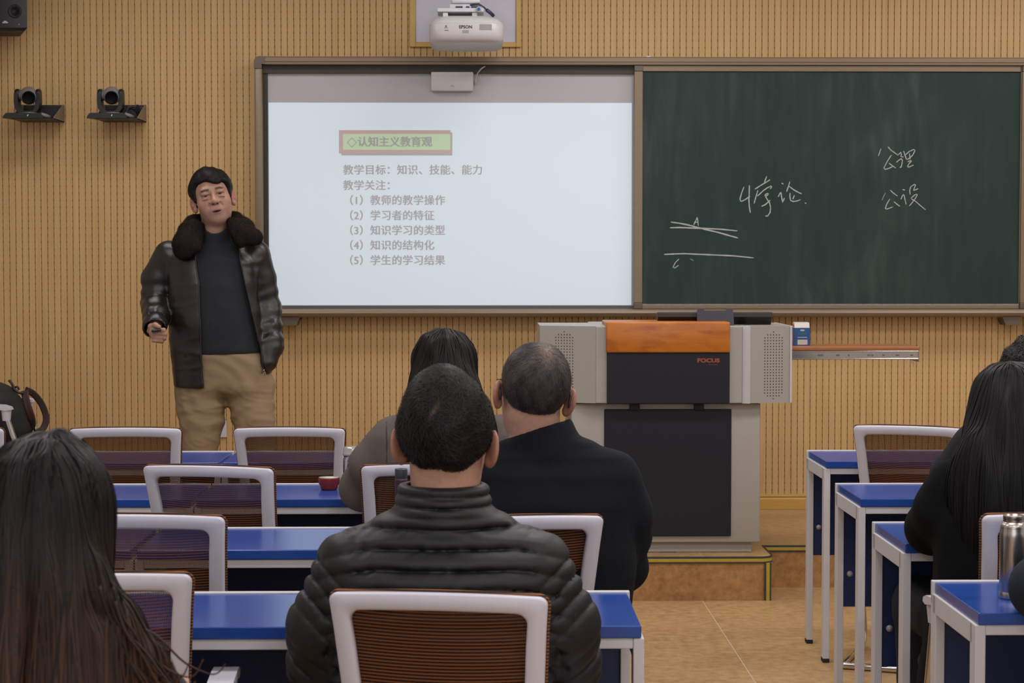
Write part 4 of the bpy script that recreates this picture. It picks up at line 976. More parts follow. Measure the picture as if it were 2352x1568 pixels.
# ------------------------------------------------------------------ organic modelling: signed fields turned into one skin
F4 = np.float32
def axis(lo, hi, h, fine=()):
    out = [lo]; 
    while out[-1] < hi:
        x = out[-1]; st = h
        for (a, b, hf) in fine:
            if a <= x < b: st = min(st, hf)
            elif x < a < x + st: st = max(a - x, hf)
        out.append(x + st)
    return np.array(out, F4)
def V3(p): return np.array((p[0], p[1], p[2]), F4)
class Field:
    def __init__(s, xs, ys, zs):
        s.a = (xs, ys, zs); s.d = np.full((len(xs), len(ys), len(zs)), 1.0, F4)
    def sl(s, lo, hi):
        r = []
        for k in range(3):
            i = max(0, int(np.searchsorted(s.a[k], lo[k])) - 1); j = min(len(s.a[k]), int(np.searchsorted(s.a[k], hi[k])) + 1)
            r.append(slice(i, max(j, i)))
        return tuple(r)
    def xyz(s, q):
        return s.a[0][q[0]][:, None, None], s.a[1][q[1]][None, :, None], s.a[2][q[2]][None, None, :]
    def put(s, fn, lo, hi, k=0.0, op='add'):
        pad = k + 0.035
        q = s.sl([v - pad for v in lo], [v + pad for v in hi])
        if any(c.stop <= c.start for c in q): return s
        d = fn(*s.xyz(q)).astype(F4); c = s.d[q]
        d = np.broadcast_to(d, c.shape)
        if op == 'add':
            r = np.minimum(c, d)
            if k > 0: h = np.maximum(k - np.abs(c - d), 0) / k; r = r - h * h * k * 0.25
        else:
            d = -d; r = np.maximum(c, d)
            if k > 0: h = np.maximum(k - np.abs(c - d), 0) / k; r = r + h * h * k * 0.25
        s.d[q] = r
        return s
    def cap(s, a, b, ra, rb, k=0.02, op='add', disp=None, flat=None):
        a = V3(a); b = V3(b); ba = b - a; L2 = float(ba @ ba) + 1e-12; m = max(ra, rb)
        def fn(X, Y, Z):
            px, py, pz = X - a[0], Y - a[1], Z - a[2]
            t = np.clip((px * ba[0] + py * ba[1] + pz * ba[2]) / L2, 0, 1)
            d = np.sqrt((px - t * ba[0]) ** 2 + (py - t * ba[1]) ** 2 + (pz - t * ba[2]) ** 2) - (ra + t * (rb - ra))
            if disp is not None: d = d - disp(t, X, Y, Z)
            return d
        return s.put(fn, np.minimum(a, b) - m, np.maximum(a, b) + m, k, op)
    def chain(s, pts, rs, k=0.02, disp=None, op='add'):
        for i in range(len(pts) - 1): s.cap(pts[i], pts[i + 1], rs[i], rs[i + 1], k, op, disp)
        return s
    def ell(s, c, r, k=0.02, rot=None, op='add', disp=None):
        c = V3(c); Rm = np.array(rot.to_matrix().transposed() if rot is not None else np.eye(3), F4); m = max(r)
        def fn(X, Y, Z):
            px, py, pz = X - c[0], Y - c[1], Z - c[2]
            u = [(Rm[i, 0] * px + Rm[i, 1] * py + Rm[i, 2] * pz) for i in range(3)]
            k0 = np.sqrt((u[0] / r[0]) ** 2 + (u[1] / r[1]) ** 2 + (u[2] / r[2]) ** 2)
            k1 = np.sqrt((u[0] / r[0] ** 2) ** 2 + (u[1] / r[1] ** 2) ** 2 + (u[2] / r[2] ** 2) ** 2) + 1e-9
            d = k0 * (k0 - 1) / k1
            d = np.where(k0 < 1e-3, -min(r), d)
            if disp is not None: d = d - disp(X, Y, Z)
            return d
        return s.put(fn, c - m, c + m, k, op)
    def loft(s, lv, k=0.02, p=2.3, grow=0.0, disp=None, op='add', kc=0.02, shape=None):
        """lv rows: z, cx, cy, rx, ry (rising z)"""
        A = np.array(lv, float); z = A[:, 0]
        def sm(v, Z):
            zi = np.clip(np.searchsorted(z, Z, side='right') - 1, 0, len(z) - 2)
            t = np.clip((Z - z[zi]) / (z[zi + 1] - z[zi]), 0, 1); t = t * t * (3 - 2 * t) * 0.5 + t * 0.5
            return v[zi] * (1 - t) + v[zi + 1] * t
        def fn(X, Y, Z):
            Zf = np.asarray(Z, float)
            cx, cy, rx, ry = (sm(A[:, i], Zf).astype(F4) for i in (1, 2, 3, 4))
            rx = rx + grow; ry = ry + grow
            q = (np.abs((X - cx) / rx) ** p + np.abs((Y - cy) / ry) ** p) ** (1.0 / p)
            d = (q - 1) * np.minimum(rx, ry)
            if disp is not None: d = d - disp(X, Y, Z)
            e = np.maximum(Z - (z[-1] + grow), (z[0] - grow) - Z)
            h = np.maximum(kc - np.abs(d - e), 0) / kc
            return np.maximum(d, e) + h * h * kc * 0.25
        lo = (float((A[:, 1] - A[:, 3]).min()) - grow, float((A[:, 2] - A[:, 4]).min()) - grow, float(z[0]) - grow)
        hi = (float((A[:, 1] + A[:, 3]).max()) + grow, float((A[:, 2] + A[:, 4]).max()) + grow, float(z[-1]) + grow)
        return s.put(fn, lo, hi, k, op)
    def clip(s, fn, k=0.0):
        """keep where fn <= 0"""
        X, Y, Z = s.xyz((slice(None),) * 3); d = np.broadcast_to(np.asarray(fn(X, Y, Z), F4), s.d.shape)
        r = np.maximum(s.d, d)
        if k > 0: h = np.maximum(k - np.abs(s.d - d), 0) / k; r = r + h * h * k * 0.25
        s.d = r; return s
    def wrinkle(s, fn):
        X, Y, Z = s.xyz((slice(None),) * 3); s.d = (s.d - fn(X, Y, Z)).astype(F4); return s
    def shell(s, t):
        s.d = np.maximum(s.d, -(s.d + t)); return s
    def copy(s):
        f = Field(*s.a); f.d = s.d.copy(); return f
    def sample(s, P):
        idx = []; fr = []
        for k in range(3):
            a = s.a[k]; i = np.clip(np.searchsorted(a, P[:, k], side='right') - 1, 0, len(a) - 2)
            idx.append(i); fr.append(np.clip((P[:, k] - a[i]) / (a[i + 1] - a[i]), 0, 1))
        r = 0
        for dx in (0, 1):
            for dy in (0, 1):
                for dz in (0, 1):
                    w = (fr[0] if dx else 1 - fr[0]) * (fr[1] if dy else 1 - fr[1]) * (fr[2] if dz else 1 - fr[2])
                    r = r + w * s.d[idx[0] + dx, idx[1] + dy, idx[2] + dz]
        return r
    def grad(s, P, e=0.004):
        g = np.zeros_like(P)
        for k in range(3):
            D = np.zeros(3); D[k] = e; g[:, k] = s.sample(P + D) - s.sample(P - D)
        return g / (np.linalg.norm(g, axis=1, keepdims=True) + 1e-9)
    def mesh(s, smooth=1):
        d = s.d.copy()
        for k in range(3):
            q = [slice(None)] * 3
            for e in (0, -1):
                q[k] = e; v = d[tuple(q)]; d[tuple(q)] = np.maximum(v, 0.001)
        ins = d < 0
        nx, ny, nz = d.shape
        c = np.zeros((nx - 1, ny - 1, nz - 1), np.int8)
        corners = [(i, j, k) for i in (0, 1) for j in (0, 1) for k in (0, 1)]
        for (i, j, k) in corners: c += ins[i:nx - 1 + i, j:ny - 1 + j, k:nz - 1 + k]
        act = (c > 0) & (c < 8)
        I, J, K = np.nonzero(act); n = len(I)
        idm = np.full(act.shape, -1, np.int32); idm[I, J, K] = np.arange(n)
        val = {o: d[I + o[0], J + o[1], K + o[2]] for o in corners}
        acc = np.zeros((n, 3)); cnt = np.zeros(n)
        for a in corners:
            for ax in range(3):
                if a[ax]: continue
                b = list(a); b[ax] = 1; b = tuple(b)
                va, vb = val[a], val[b]; m = (va < 0) != (vb < 0)
                t = np.where(m, va / np.where(m, va - vb, 1), 0)
                p = np.stack([s.a[q][(I, J, K)[q] + a[q]] for q in range(3)], 1).astype(float)
                st = s.a[ax][(I, J, K)[ax] + 1] - s.a[ax][(I, J, K)[ax]]
                p[:, ax] += t * st
                acc += p * m[:, None]; cnt += m
        V = acc / cnt[:, None]
        faces = []
        for ax in range(3):
            u, w = (ax + 1) % 3, (ax + 2) % 3
            q0 = [slice(1, -1)] * 3; q1 = [slice(1, -1)] * 3
            q0[ax] = slice(0, d.shape[ax] - 1); q1[ax] = slice(1, d.shape[ax])
            A, B = ins[tuple(q0)], ins[tuple(q1)]
            e = np.nonzero(A != B)
            idx = [e[k] + (0 if k == ax else 1) for k in range(3)]
            flip = A[e]
            def cell(du, dw):
                z = list(idx); z[u] = idx[u] + du; z[w] = idx[w] + dw
                return idm[z[0], z[1], z[2]]
            Q = np.stack([cell(-1, -1), cell(0, -1), cell(0, 0), cell(-1, 0)], 1)
            Q[~flip] = Q[~flip][:, ::-1]
            faces.append(Q)
        Fc = np.concatenate(faces); Fc = Fc[(Fc >= 0).all(1)]
        for _ in range(smooth):
            a = Fc.ravel(); b = np.roll(Fc, -1, 1).ravel()
            S = np.zeros_like(V); N = np.zeros(n)
            for k in range(3): S[:, k] = np.bincount(a, V[b, k], n) + np.bincount(b, V[a, k], n)
            N = np.bincount(a, minlength=n) + np.bincount(b, minlength=n)
            V = 0.5 * V + 0.5 * S / np.maximum(N, 1)[:, None]
        return V, Fc
def np_object(name, V, Fc, m, parent=None, col=None, loc=None):
    me = bpy.data.meshes.new(name); n = len(V); k = Fc.shape[1]
    me.vertices.add(n); me.vertices.foreach_set('co', np.asarray(V, np.float32).ravel())
    me.loops.add(len(Fc) * k); me.polygons.add(len(Fc))
    me.loops.foreach_set('vertex_index', np.asarray(Fc, np.int32).ravel())
    me.polygons.foreach_set('loop_start', np.arange(0, len(Fc) * k, k, dtype=np.int32))
    me.polygons.foreach_set('use_smooth', np.ones(len(Fc), bool))
    me.update(calc_edges=True); me.validate()
    me.materials.append(m)
    if col is not None:
        at_ = me.color_attributes.new('Col', 'FLOAT_COLOR', 'POINT'); at_.data.foreach_set('color', np.concatenate([col, np.ones((n, 1))], 1).astype(np.float32).ravel())
    o = bpy.data.objects.new(name, me); COL.objects.link(o)
    if parent is not None: o.parent = parent
    if loc is not None: o.location = loc
    return o
def sines(seed, freq, n=7, squash=(1, 1, 1)):
    rg = np.random.RandomState(seed); K = rg.normal(size=(n, 3)); K /= np.linalg.norm(K, axis=1, keepdims=True)
    K = K * np.array(squash) * freq * rg.uniform(0.6, 1.6, size=(n, 1)); ph = rg.uniform(0, 6.28, n)
    def fn(X, Y, Z):
        r = 0
        for i in range(n): r = r + np.sin(F4(K[i, 0]) * X + F4(K[i, 1]) * Y + F4(K[i, 2]) * Z + F4(ph[i]))
        return r * F4(1.0 / math.sqrt(n))
    return fn
def folds(seed, freq, n=4, squash=(1, 1, 1)):
    f = sines(seed, freq, n, squash); g = sines(seed + 50, freq * 0.35, 4)
    def fn(X, Y, Z):
        w = g(X, Y, Z); return (1 - np.abs(np.sin(1.3 * f(X, Y, Z) + 1.5 * w))) * 0.9 - 0.45
    return fn
def attr_mat(name, rough, spec=0.4, sheen=0.0, sss=0.0, bump=0.0, bscale=300, vary=0.0, aniso=None):
    m = bpy.data.materials.new(name); m.use_nodes = True; nt = m.node_tree; b = nt.nodes['Principled BSDF']; L = nt.links.new
    a = nd(nt, 'ShaderNodeAttribute'); a.attribute_name = 'Col'
    out = a.outputs['Color']
    tc = nd(nt, 'ShaderNodeTexCoord')
    if vary:
        nz = nd(nt, 'ShaderNodeTexNoise'); L(tc.outputs['Object'], nz.inputs['Vector']); nz.inputs['Scale'].default_value = bscale * 0.4; nz.inputs['Detail'].default_value = 4
        mx = nd(nt, 'ShaderNodeMix', data_type='RGBA', blend_type='MULTIPLY'); mx.inputs[0].default_value = 1.0; L(out, mx.inputs[6])
        rr = ramp(nt, nz.outputs[0], [(0.3, (1 - vary,) * 3), (0.7, (1 + vary,) * 3)]); L(rr.outputs[0], mx.inputs[7]); out = mx.outputs[2]
    L(out, b.inputs['Base Color']); b.inputs['Roughness'].default_value = rough; b.inputs['Specular IOR Level'].default_value = spec
    if sheen: b.inputs['Sheen Weight'].default_value = sheen
    if sss: b.inputs['Subsurface Weight'].default_value = sss; b.inputs['Subsurface Radius'].default_value = (0.012, 0.005, 0.003); b.inputs['Subsurface Scale'].default_value = 0.5
    if bump:
        n2 = nd(nt, 'ShaderNodeTexNoise'); L(tc.outputs['Object'], n2.inputs['Vector']); n2.inputs['Scale'].default_value = bscale; n2.inputs['Detail'].default_value = 4
        bp = nd(nt, 'ShaderNodeBump'); bp.inputs['Strength'].default_value = bump; bp.inputs['Distance'].default_value = 0.001
        L(n2.outputs[0], bp.inputs['Height']); L(bp.outputs[0], b.inputs['Normal'])
    return m
M_SKIN = attr_mat('skin', 0.5, 0.4, sss=0.12, bump=0.12, bscale=260, vary=0.07)
M_HAIR = attr_mat('hair', 0.5, 0.16, bump=0.0)
M_FUR = attr_mat('fur', 0.8, 0.2)
def strands(field, P, D, steps, step, width, noise, seed, off=0.0008, gravity=(0, 0, -1), pull=0.25, stiff=0.55, lift=0.0, taper=True):
    """trace ribbons over the field's surface: roots P, first directions D. Returns V, quads, parameter 0..1 and strand number"""
    rg = np.random.RandomState(seed); n = len(P); P = P.copy(); D = D / (np.linalg.norm(D, axis=1, keepdims=True) + 1e-9)
    G = np.array(gravity, float); pts = []; nrms = []
    offs = off * rg.uniform(0.2, 1.6, n)
    nv = rg.normal(size=(n, 3)) * noise
    for i in range(steps):
        g = field.grad(P); d = field.sample(P)
        P = P - g * ((d - offs - lift * i / steps)[:, None]) * (1.0 if i == 0 else 0.7)
        pts.append(P.copy()); nrms.append(g)
        nv = nv * 0.9 + rg.normal(size=(n, 3)) * noise * 0.4
        T = D * stiff + G * pull + nv
        T = T - g * np.sum(T * g, 1, keepdims=True)
        ln = np.linalg.norm(T, axis=1, keepdims=True); T = T / np.maximum(ln, 1e-6)
        D = T; P = P + T * step
    P_ = np.stack(pts, 1); Nn = np.stack(nrms, 1)
    Tn = np.gradient(P_, axis=1); S = np.cross(Tn, Nn); S /= (np.linalg.norm(S, axis=2, keepdims=True) + 1e-9)
    t = np.linspace(0, 1, steps)
    w = width * (np.minimum(1, (1 - t) * 3 + 0.12) if taper else np.ones(steps)) * 0.5
    wv = (w[None, :] * rg.uniform(0.6, 1.4, (n, 1)))[..., None]
    Lp = P_ + S * wv; Rp = P_ - S * wv
    V = np.stack([Lp, Rp], 2).reshape(-1, 3)
    base = (np.arange(n) * steps * 2)[:, None] + np.arange(steps - 1)[None, :] * 2
    q = np.stack([base, base + 1, base + 3, base + 2], 2).reshape(-1, 4)
    tt = np.repeat(np.tile(t, n), 2); sid = np.repeat(np.arange(n), steps * 2)
    return V, q, tt, sid
# ------------------------------------------------------------------ heads shared by everyone
SKIN = np.array((0.40, 0.225, 0.158)); 
def head_rot(roll, yaw, pitch):
    """roll about the forward axis, yaw about up, pitch about the ear axis (degrees); local forward +y"""
    return (Matrix.Rotation(R(yaw), 3, 'Z') @ Matrix.Rotation(R(roll), 3, 'Y') @ Matrix.Rotation(R(pitch), 3, 'X'))
class Head:
    def __init__(s, c, rot, sc=1.0): s.c = Vector(c); s.r = rot; s.s = sc; s.q = rot.to_quaternion()
    def __call__(s, x, y, z): return s.c + s.r @ (Vector((x, y, z)) * s.s)
    def local(s, V):
        return (np.asarray(V) - np.array(s.c)) @ np.array(s.r) / s.s
    def rot(s, e=(0, 0, 0)):
        return (s.r @ Euler((R(e[0]), R(e[1]), R(e[2]))).to_matrix()).to_quaternion()
def add_head(f, H, face=True, wide=1.0, ear=1.0):
    S = H.s; E = lambda c, r, k=0.02, e=(0, 0, 0), op='add': f.ell(H(*c), [v * S for v in r], k * S, H.rot(e), op)
    E((0, -0.015, 0.045), (0.083 * wide, 0.099, 0.090), 0.01)
    E((0, 0.02, -0.025), (0.067 * wide, 0.073, 0.080), 0.03)
    E((0, 0.032, -0.060), (0.055 * wide, 0.056, 0.042), 0.03)
    E((0, 0.070, -0.084), (0.026, 0.021, 0.019), 0.03)
    for sx in (-1, 1):
        E((sx * 0.042, 0.052, -0.016), (0.026, 0.030, 0.025), 0.03)
        # ear: flange flaring outwards at the rear, shallow bowl, lobe
        n_ = (math.cos(R(30)), math.sin(R(30)))
        ex_, ey_ = sx * (0.082 + 0.009 * ear) * wide, -0.012
        E((ex_, ey_, 0.002), (0.0080, 0.0205 * ear, 0.034 * ear), 0.008, (10, 0, sx * 30))
        E((ex_ + sx * n_[0] * 0.0085, ey_ + n_[1] * 0.0085 + 0.003, 0.006), (0.0065, 0.0120, 0.021), 0.004, (10, 0, sx * 30), 'sub')
        E((ex_ + sx * 0.001, ey_ + 0.010, -0.004), (0.007, 0.007, 0.009), 0.006)
        E((sx * (0.079 + 0.006 * ear) * wide, 0.000, -0.026), (0.0085, 0.011, 0.012), 0.010)
    if face:
        f.cap(H(-0.036, 0.076, 0.043), H(0.036, 0.076, 0.043), 0.013 * S, 0.013 * S, 0.02 * S)
        f.cap(H(0, 0.083, 0.028), H(0, 0.107, -0.010), 0.008 * S, 0.0115 * S, 0.014 * S)
        E((0, 0.104, -0.012), (0.013, 0.012, 0.011), 0.01)
        for sx in (-1, 1):
            E((sx * 0.0155, 0.093, -0.0155), (0.0095, 0.011, 0.0085), 0.007)
            E((sx * 0.034, 0.096, 0.021), (0.020, 0.016, 0.013), 0.016, op='sub')
            f.ell(H(sx * 0.0317, 0.0745, 0.021), [0.0150 * S] * 3, 0.006 * S)
            E((sx * 0.0317, 0.077, 0.031), (0.019, 0.013, 0.007), 0.010)
            E((sx * 0.033, 0.0815, 0.0075), (0.017, 0.0085, 0.0065), 0.007)
            E((sx * 0.0317, 0.0915, 0.0195), (0.0138, 0.010, 0.0024), 0.002, (0, sx * 6, 0), 'sub')
            E((sx * 0.0085, 0.100, -0.0225), (0.0050, 0.007, 0.0040), 0.002, op='sub')
            # fold from nostril to mouth corner
            f.cap(H(sx * 0.022, 0.094, -0.018), H(sx * 0.037, 0.082, -0.052), 0.0042 * S, 0.0036 * S, 0.007 * S, 'sub')
            E((sx * 0.036, 0.064, -0.042), (0.020, 0.021, 0.024), 0.012)
            f.cap(H(sx * 0.020, 0.093, 0.004), H(sx * 0.044, 0.082, 0.000), 0.0022 * S, 0.0018 * S, 0.005 * S, 'sub')
        E((0, 0.079, -0.050), (0.026, 0.016, 0.020), 0.02)
        E((0, 0.0915, -0.0485), (0.0235, 0.0085, 0.0052), 0.006)
        E((0, 0.0895, -0.0640), (0.0205, 0.0105, 0.0075), 0.005)
        E((0, 0.0985, -0.0550), (0.0190, 0.013, 0.0030), 0.003, op='sub')
def skin_cols(V, H, base=SKIN, face=True):
    P = H.local(V); c = np.tile(base, (len(V), 1))
    def blob(x, y, z, rx, ry, rz): return np.exp(-(((P[:, 0] - x) / rx) ** 2 + ((P[:, 1] - y) / ry) ** 2 + ((P[:, 2] - z) / rz) ** 2))
    for sx in (-1, 1):
        w = blob(sx * 0.095, -0.005, 0, 0.016, 0.03, 0.04)[:, None] * 0.75; c = c * (1 - w) + w * np.array((0.40, 0.135, 0.095))
        if face:
            w = blob(sx * 0.045, 0.07, -0.02, 0.03, 0.04, 0.025)[:, None] * 0.35; c = c * (1 - w) + w * np.array((0.40, 0.175, 0.125))
    if face:
        w = np.clip(blob(0, 0.09, -0.0570, 0.0205, 0.02, 0.0125) * 1.5, 0, 0.95)[:, None]; c = c * (1 - w) + w * np.array((0.20, 0.078, 0.070))
        w = blob(0, 0.105, -0.012, 0.016, 0.02, 0.014)[:, None] * 0.3; c = c * (1 - w) + w * np.array((0.42, 0.19, 0.14))
        w = (blob(0, 0.0, -0.075, 0.075, 0.3, 0.03) * (P[:, 1] > 0.0))[:, None] * 0.16; c = c * (1 - w) + w * np.array((0.18, 0.13, 0.11))
        for k, sx in enumerate((-1, 1)):
            x = P[:, 0] * sx; zc = 0.0455 + 0.10 * (x - 0.03) * (x < 0.034) - 0.22 * (x - 0.034) * (x >= 0.034)
            w = np.exp(-((P[:, 2] - zc) / 0.0048) ** 2) * np.clip((x - 0.010) / 0.008, 0, 1) * np.clip((0.054 - x) / 0.010, 0, 1) * (P[:, 1] > 0.04)
            w = np.clip(w * 1.5, 0, 0.92)[:, None]; c = c * (1 - w) + w * np.array((0.035, 0.026, 0.022))
        w = np.clip(blob(0, 0.085, -0.0555, 0.017, 0.012, 0.0032) * 1.2, 0, 1)[:, None] * 0.8; c = c * (1 - w) + w * np.array((0.05, 0.018, 0.016))
    if face:
        for sx in (-1, 1):
            w = blob(sx * 0.0085, 0.102, -0.0222, 0.0046, 0.02, 0.0035)[:, None] * 0.9; c = c * (1 - w) + w * np.array((0.04, 0.016, 0.012))
            w = np.clip(blob(sx * 0.0325, 0.09, 0.0235, 0.0155, 0.02, 0.0022) * 1.3, 0, 0.8)[:, None]; c = c * (1 - w) + w * np.array((0.035, 0.018, 0.014))
            w = blob(sx * 0.033, 0.09, 0.004, 0.018, 0.03, 0.005)[:, None] * 0.3; c = c * (1 - w) + w * np.array((0.26, 0.12, 0.09))
    return c
def eyes(H, parent):
    for sx in (-1, 1):
        m_ = MB(); c = H(sx * 0.0317, 0.0755, 0.0205)
        M_ = Matrix.Translation(c) @ H.q.to_matrix().to_4x4() @ Matrix.Rotation(-PI / 2, 4, 'X') @ Matrix.Scale(H.s, 4)
        rr = 0.0131; pr = []
        for k in range(13):
            a = PI * k / 12; pr.append((rr * math.sin(a) + (0 if 0 < k < 12 else 0), rr * math.cos(a)))
        m_.lathe(pr, 24, 0, M_ @ Matrix.Rotation(R(4), 4, 'X'))
        o = m_.build('eye', [mat('eye_white', (0.30, 0.255, 0.225), 0.25, vary=0.02), mat('eye_iris', (0.016, 0.009, 0.006), 0.12)], parent)
        fwd = (H.r @ Vector((0.10, 1, -0.05))).normalized()
        for p in o.data.polygons:
            if (Vector(p.center) - c).normalized().dot(fwd) > 0.86: p.material_index = 1

# ------------------------------------------------------------------ the lecturer
LY0 = 8.58
LO = Vector((at(505, 900, LY0).x, LY0, PZ))
def W(x, y, dy=0.0): return at(x, y, LY0 + dy) - LO
def WX(x): return W(x, 700).x
def WZ(y): return W(505, y).z
H1 = Head(W(490.5, 462, 0.0), Matrix.Rotation(PI, 3, 'Z') @ head_rot(12.0, 10, 4), 1.0)
# skin
hx, hz = H1.c.x, H1.c.z
hand_c = W(361, 762, -0.25)
xs = axis(-0.40, 0.36, 0.007, [(hx - 0.115, hx + 0.115, 0.0022), (hand_c.x - 0.06, hand_c.x + 0.06, 0.003)])
ys = axis(-0.36, 0.24, 0.007, [(-0.13, 0.02, 0.0026), (hand_c.y - 0.06, hand_c.y + 0.05, 0.003)])
zs = axis(0.0, hz + 0.16, 0.009, [(hz - 0.12, hz + 0.16, 0.0022), (hand_c.z - 0.07, hand_c.z + 0.06, 0.003)])
f = Field(xs, ys, zs)
nb = W(492, 545, 0.03)
f.loft([(WZ(880), WX(512), 0.02, 0.15, 0.10), (WZ(800), WX(505), 0.01, 0.155, 0.11), (WZ(700), WX(495), 0.0, 0.15, 0.105), (WZ(610), WX(490), 0.01, 0.155, 0.095), (WZ(565), WX(490), 0.025, 0.10, 0.07)])
f.cap(nb + Vector((0, 0.0, -0.03)), H1(0, -0.012, -0.05), 0.068, 0.060, 0.03)
f.cap(nb + Vector((0.0, -0.02, 0.0)), H1(0, 0.035, -0.085), 0.055, 0.035, 0.03)
add_head(f, H1, True)
def fingers(f, mcp, pip, dip, tip, r0, r1):
    f.chain([mcp, pip, dip, tip], [r0, r0 * 0.95, r1, r1 * 0.85], 0.006)
RS, REl, RWr = W(392, 592, 0.02), W(360, 688, 0.02), W(357, 752, -0.17)
f.chain([RS, REl, RWr], [0.045, 0.038, 0.029], 0.03)
f.ell(W(356, 762, -0.235), (0.026, 0.042, 0.036), 0.02)
for i, (yy, rr, xe) in enumerate(((757.5, 0.0098, 382), (766, 0.0100, 384.5), (774.5, 0.0096, 383), (782, 0.0086, 377))):
    fingers(f, W(352, yy, -0.262), W(xe - 6, yy + 0.5, -0.274 + 0.004 * i), W(xe - 5, yy + 2.5, -0.246), W(362, yy + 2.5, -0.240), rr, rr * 0.88)
f.chain([W(344, 760, -0.215), W(347, 750, -0.248), W(357, 746.5, -0.272), W(365, 750.5, -0.286)], [0.013, 0.0125, 0.0110, 0.0092], 0.008)
LS, LEl, LWr = W(594, 585, 0.03), W(617, 690, 0.06), W(626, 790, 0.0)
f.chain([LS, LEl, LWr, LWr + Vector((-0.03, -0.02, -0.06))], [0.045, 0.038, 0.03, 0.035], 0.03)
KL, KR = W(459, 1050, -0.02), W(595, 1050, -0.01)
AL, AR = W(466, 1270, 0.02), W(600, 1270, 0.02)
for (h, k_, a_) in ((W(458, 880, 0.02), KL, AL), (W(572, 880, 0.02), KR, AR)):
    f.chain([h, k_, a_], [0.075, 0.052, 0.036], 0.03); f.cap(a_ + Vector((0, 0, -0.02)), a_ + Vector((0.01, -0.13, -0.055)), 0.032, 0.026, 0.02)
V, Fc = f.mesh(0)
body = np_object('person', V, Fc, M_SKIN, None, skin_cols(V, H1), LO)
tag(body, 'standing lecturer in a fur-collared brown leather jacket and khaki trousers, holding a small clicker', 'person')
eyes(H1, body)
LSKIN = f
# hair
S1 = H1
def cap_hair(H, dims, zl, seed, fine=0.0028, amp=0.0025, comb=(150, 30, 60), c0=(0, -0.018, 0.05), wave=None, clump=0.0):
    lo = np.array(H.c) - 0.20 * H.s; hi = np.array(H.c) + 0.20 * H.s
    g = Field(axis(lo[0], hi[0], fine), axis(lo[1], hi[1], fine), axis(lo[2] + 0.05, hi[2], fine))
    g.ell(H(*c0), [v * H.s for v in dims], 0.01, H.rot())
    ys_, zs_ = zip(*zl); Rm = np.array(H.r, F4)
    def loc(X, Y, Z):
        px, py, pz = (X - H.c[0]) / H.s, (Y - H.c[1]) / H.s, (Z - H.c[2]) / H.s
        return [Rm[0, i] * px + Rm[1, i] * py + Rm[2, i] * pz for i in range(3)]
    nz = sines(seed, 1.0, 9, comb); n2 = sines(seed + 9, 90, 6)
    def cut(X, Y, Z):
        l = loc(X, Y, Z); zz = np.interp(l[1].ravel(), ys_, zs_).reshape(l[1].shape).astype(F4)
        if wave is not None: zz = zz + wave(l[0], l[1])
        return (zz + 0.0035 * n2(X, Y, Z) - l[2]) * 0.8
    def wr(X, Y, Z):
        l = loc(X, Y, Z); return amp * nz(l[0], l[1], l[2]) + clump * n2(X, Y, Z)
    g.wrinkle(wr); g.clip(cut, 0.012)
    return g
ZL_L = [(-0.14, -0.062), (-0.07, -0.060), (-0.035, -0.02), (-0.012, 0.026), (0.004, 0.022), (0.016, -0.004), (0.030, 0.004), (0.042, 0.050), (0.056, 0.078), (0.13, 0.083)]
g = cap_hair(H1, (0.0965, 0.112, 0.105), ZL_L, 5, wave=lambda x, y: 0.21 * x * (y > 0.035) + 0.003 * np.sin(90 * x) * (y > 0.04))
V, Fc = g.mesh(0)
L_ = H1.local(V); side = np.clip((np.abs(L_[:, 0]) - 0.06) / 0.03, 0, 1) * np.clip((0.075 - L_[:, 2]) / 0.04, 0, 1)
hc = np.array((0.010, 0.009, 0.010)) * (1 - side[:, None]) + side[:, None] * np.array((0.045, 0.038, 0.036))
hair = np_object('hair', V, Fc, M_HAIR, body, hc)
# separate hairs that roughen the outline
def tufts(g, H, n, seed, dirf, steps=5, step=0.006, width=0.0022, noise=0.35, lift=0.006, colf=None, sel=None, name='hair_strand_layer', parent=None, pull=0.0):
    V, Fc = g.mesh(0); rg = np.random.RandomState(seed)
    L_ = H.local(V); ok = np.ones(len(V), bool) if sel is None else sel(L_)
    idx = np.nonzero(ok)[0]; P = V[rg.choice(idx, n)]
    l = H.local(P); D = dirf(l) @ np.array(H.r).T
    Vs, q, t, sid = strands(g, P, D, steps, step, width, noise, seed, off=0.001, pull=pull, stiff=1.0, lift=lift)
    c = colf(H.local(Vs), t, sid) if colf else np.tile(np.array((0.012, 0.010, 0.010)), (len(Vs), 1))
    o = np_object(name, Vs, q, M_HAIR, parent, c); o['kind'] = 'stuff'
    return o
def grey(l, t, sid):
    v = 0.35 + 1.9 * ((sid * 7919) % 101) / 101.0
    return np.array((0.011, 0.010, 0.010))[None] * v[:, None]
tufts(g, H1, 5200, 3, lambda l: np.stack([0.75 + 0.2 * np.sign(l[:, 0]), 0.55 + 0 * l[:, 0], -0.25 - 0 * l[:, 0]], 1), colf=grey, parent=body, sel=lambda l: l[:, 2] > 0.05, steps=8, step=0.006, width=0.0013, noise=0.09, lift=0.0022)
tufts(g, H1, 1500, 8, lambda l: np.stack([0.15 * np.sign(l[:, 0]), 0.15 + 0 * l[:, 0], -1.0 - 0 * l[:, 0]], 1), colf=grey, parent=body, sel=lambda l: (l[:, 1] < 0.045), steps=4, step=0.005, width=0.0012, noise=0.15, lift=0.001)
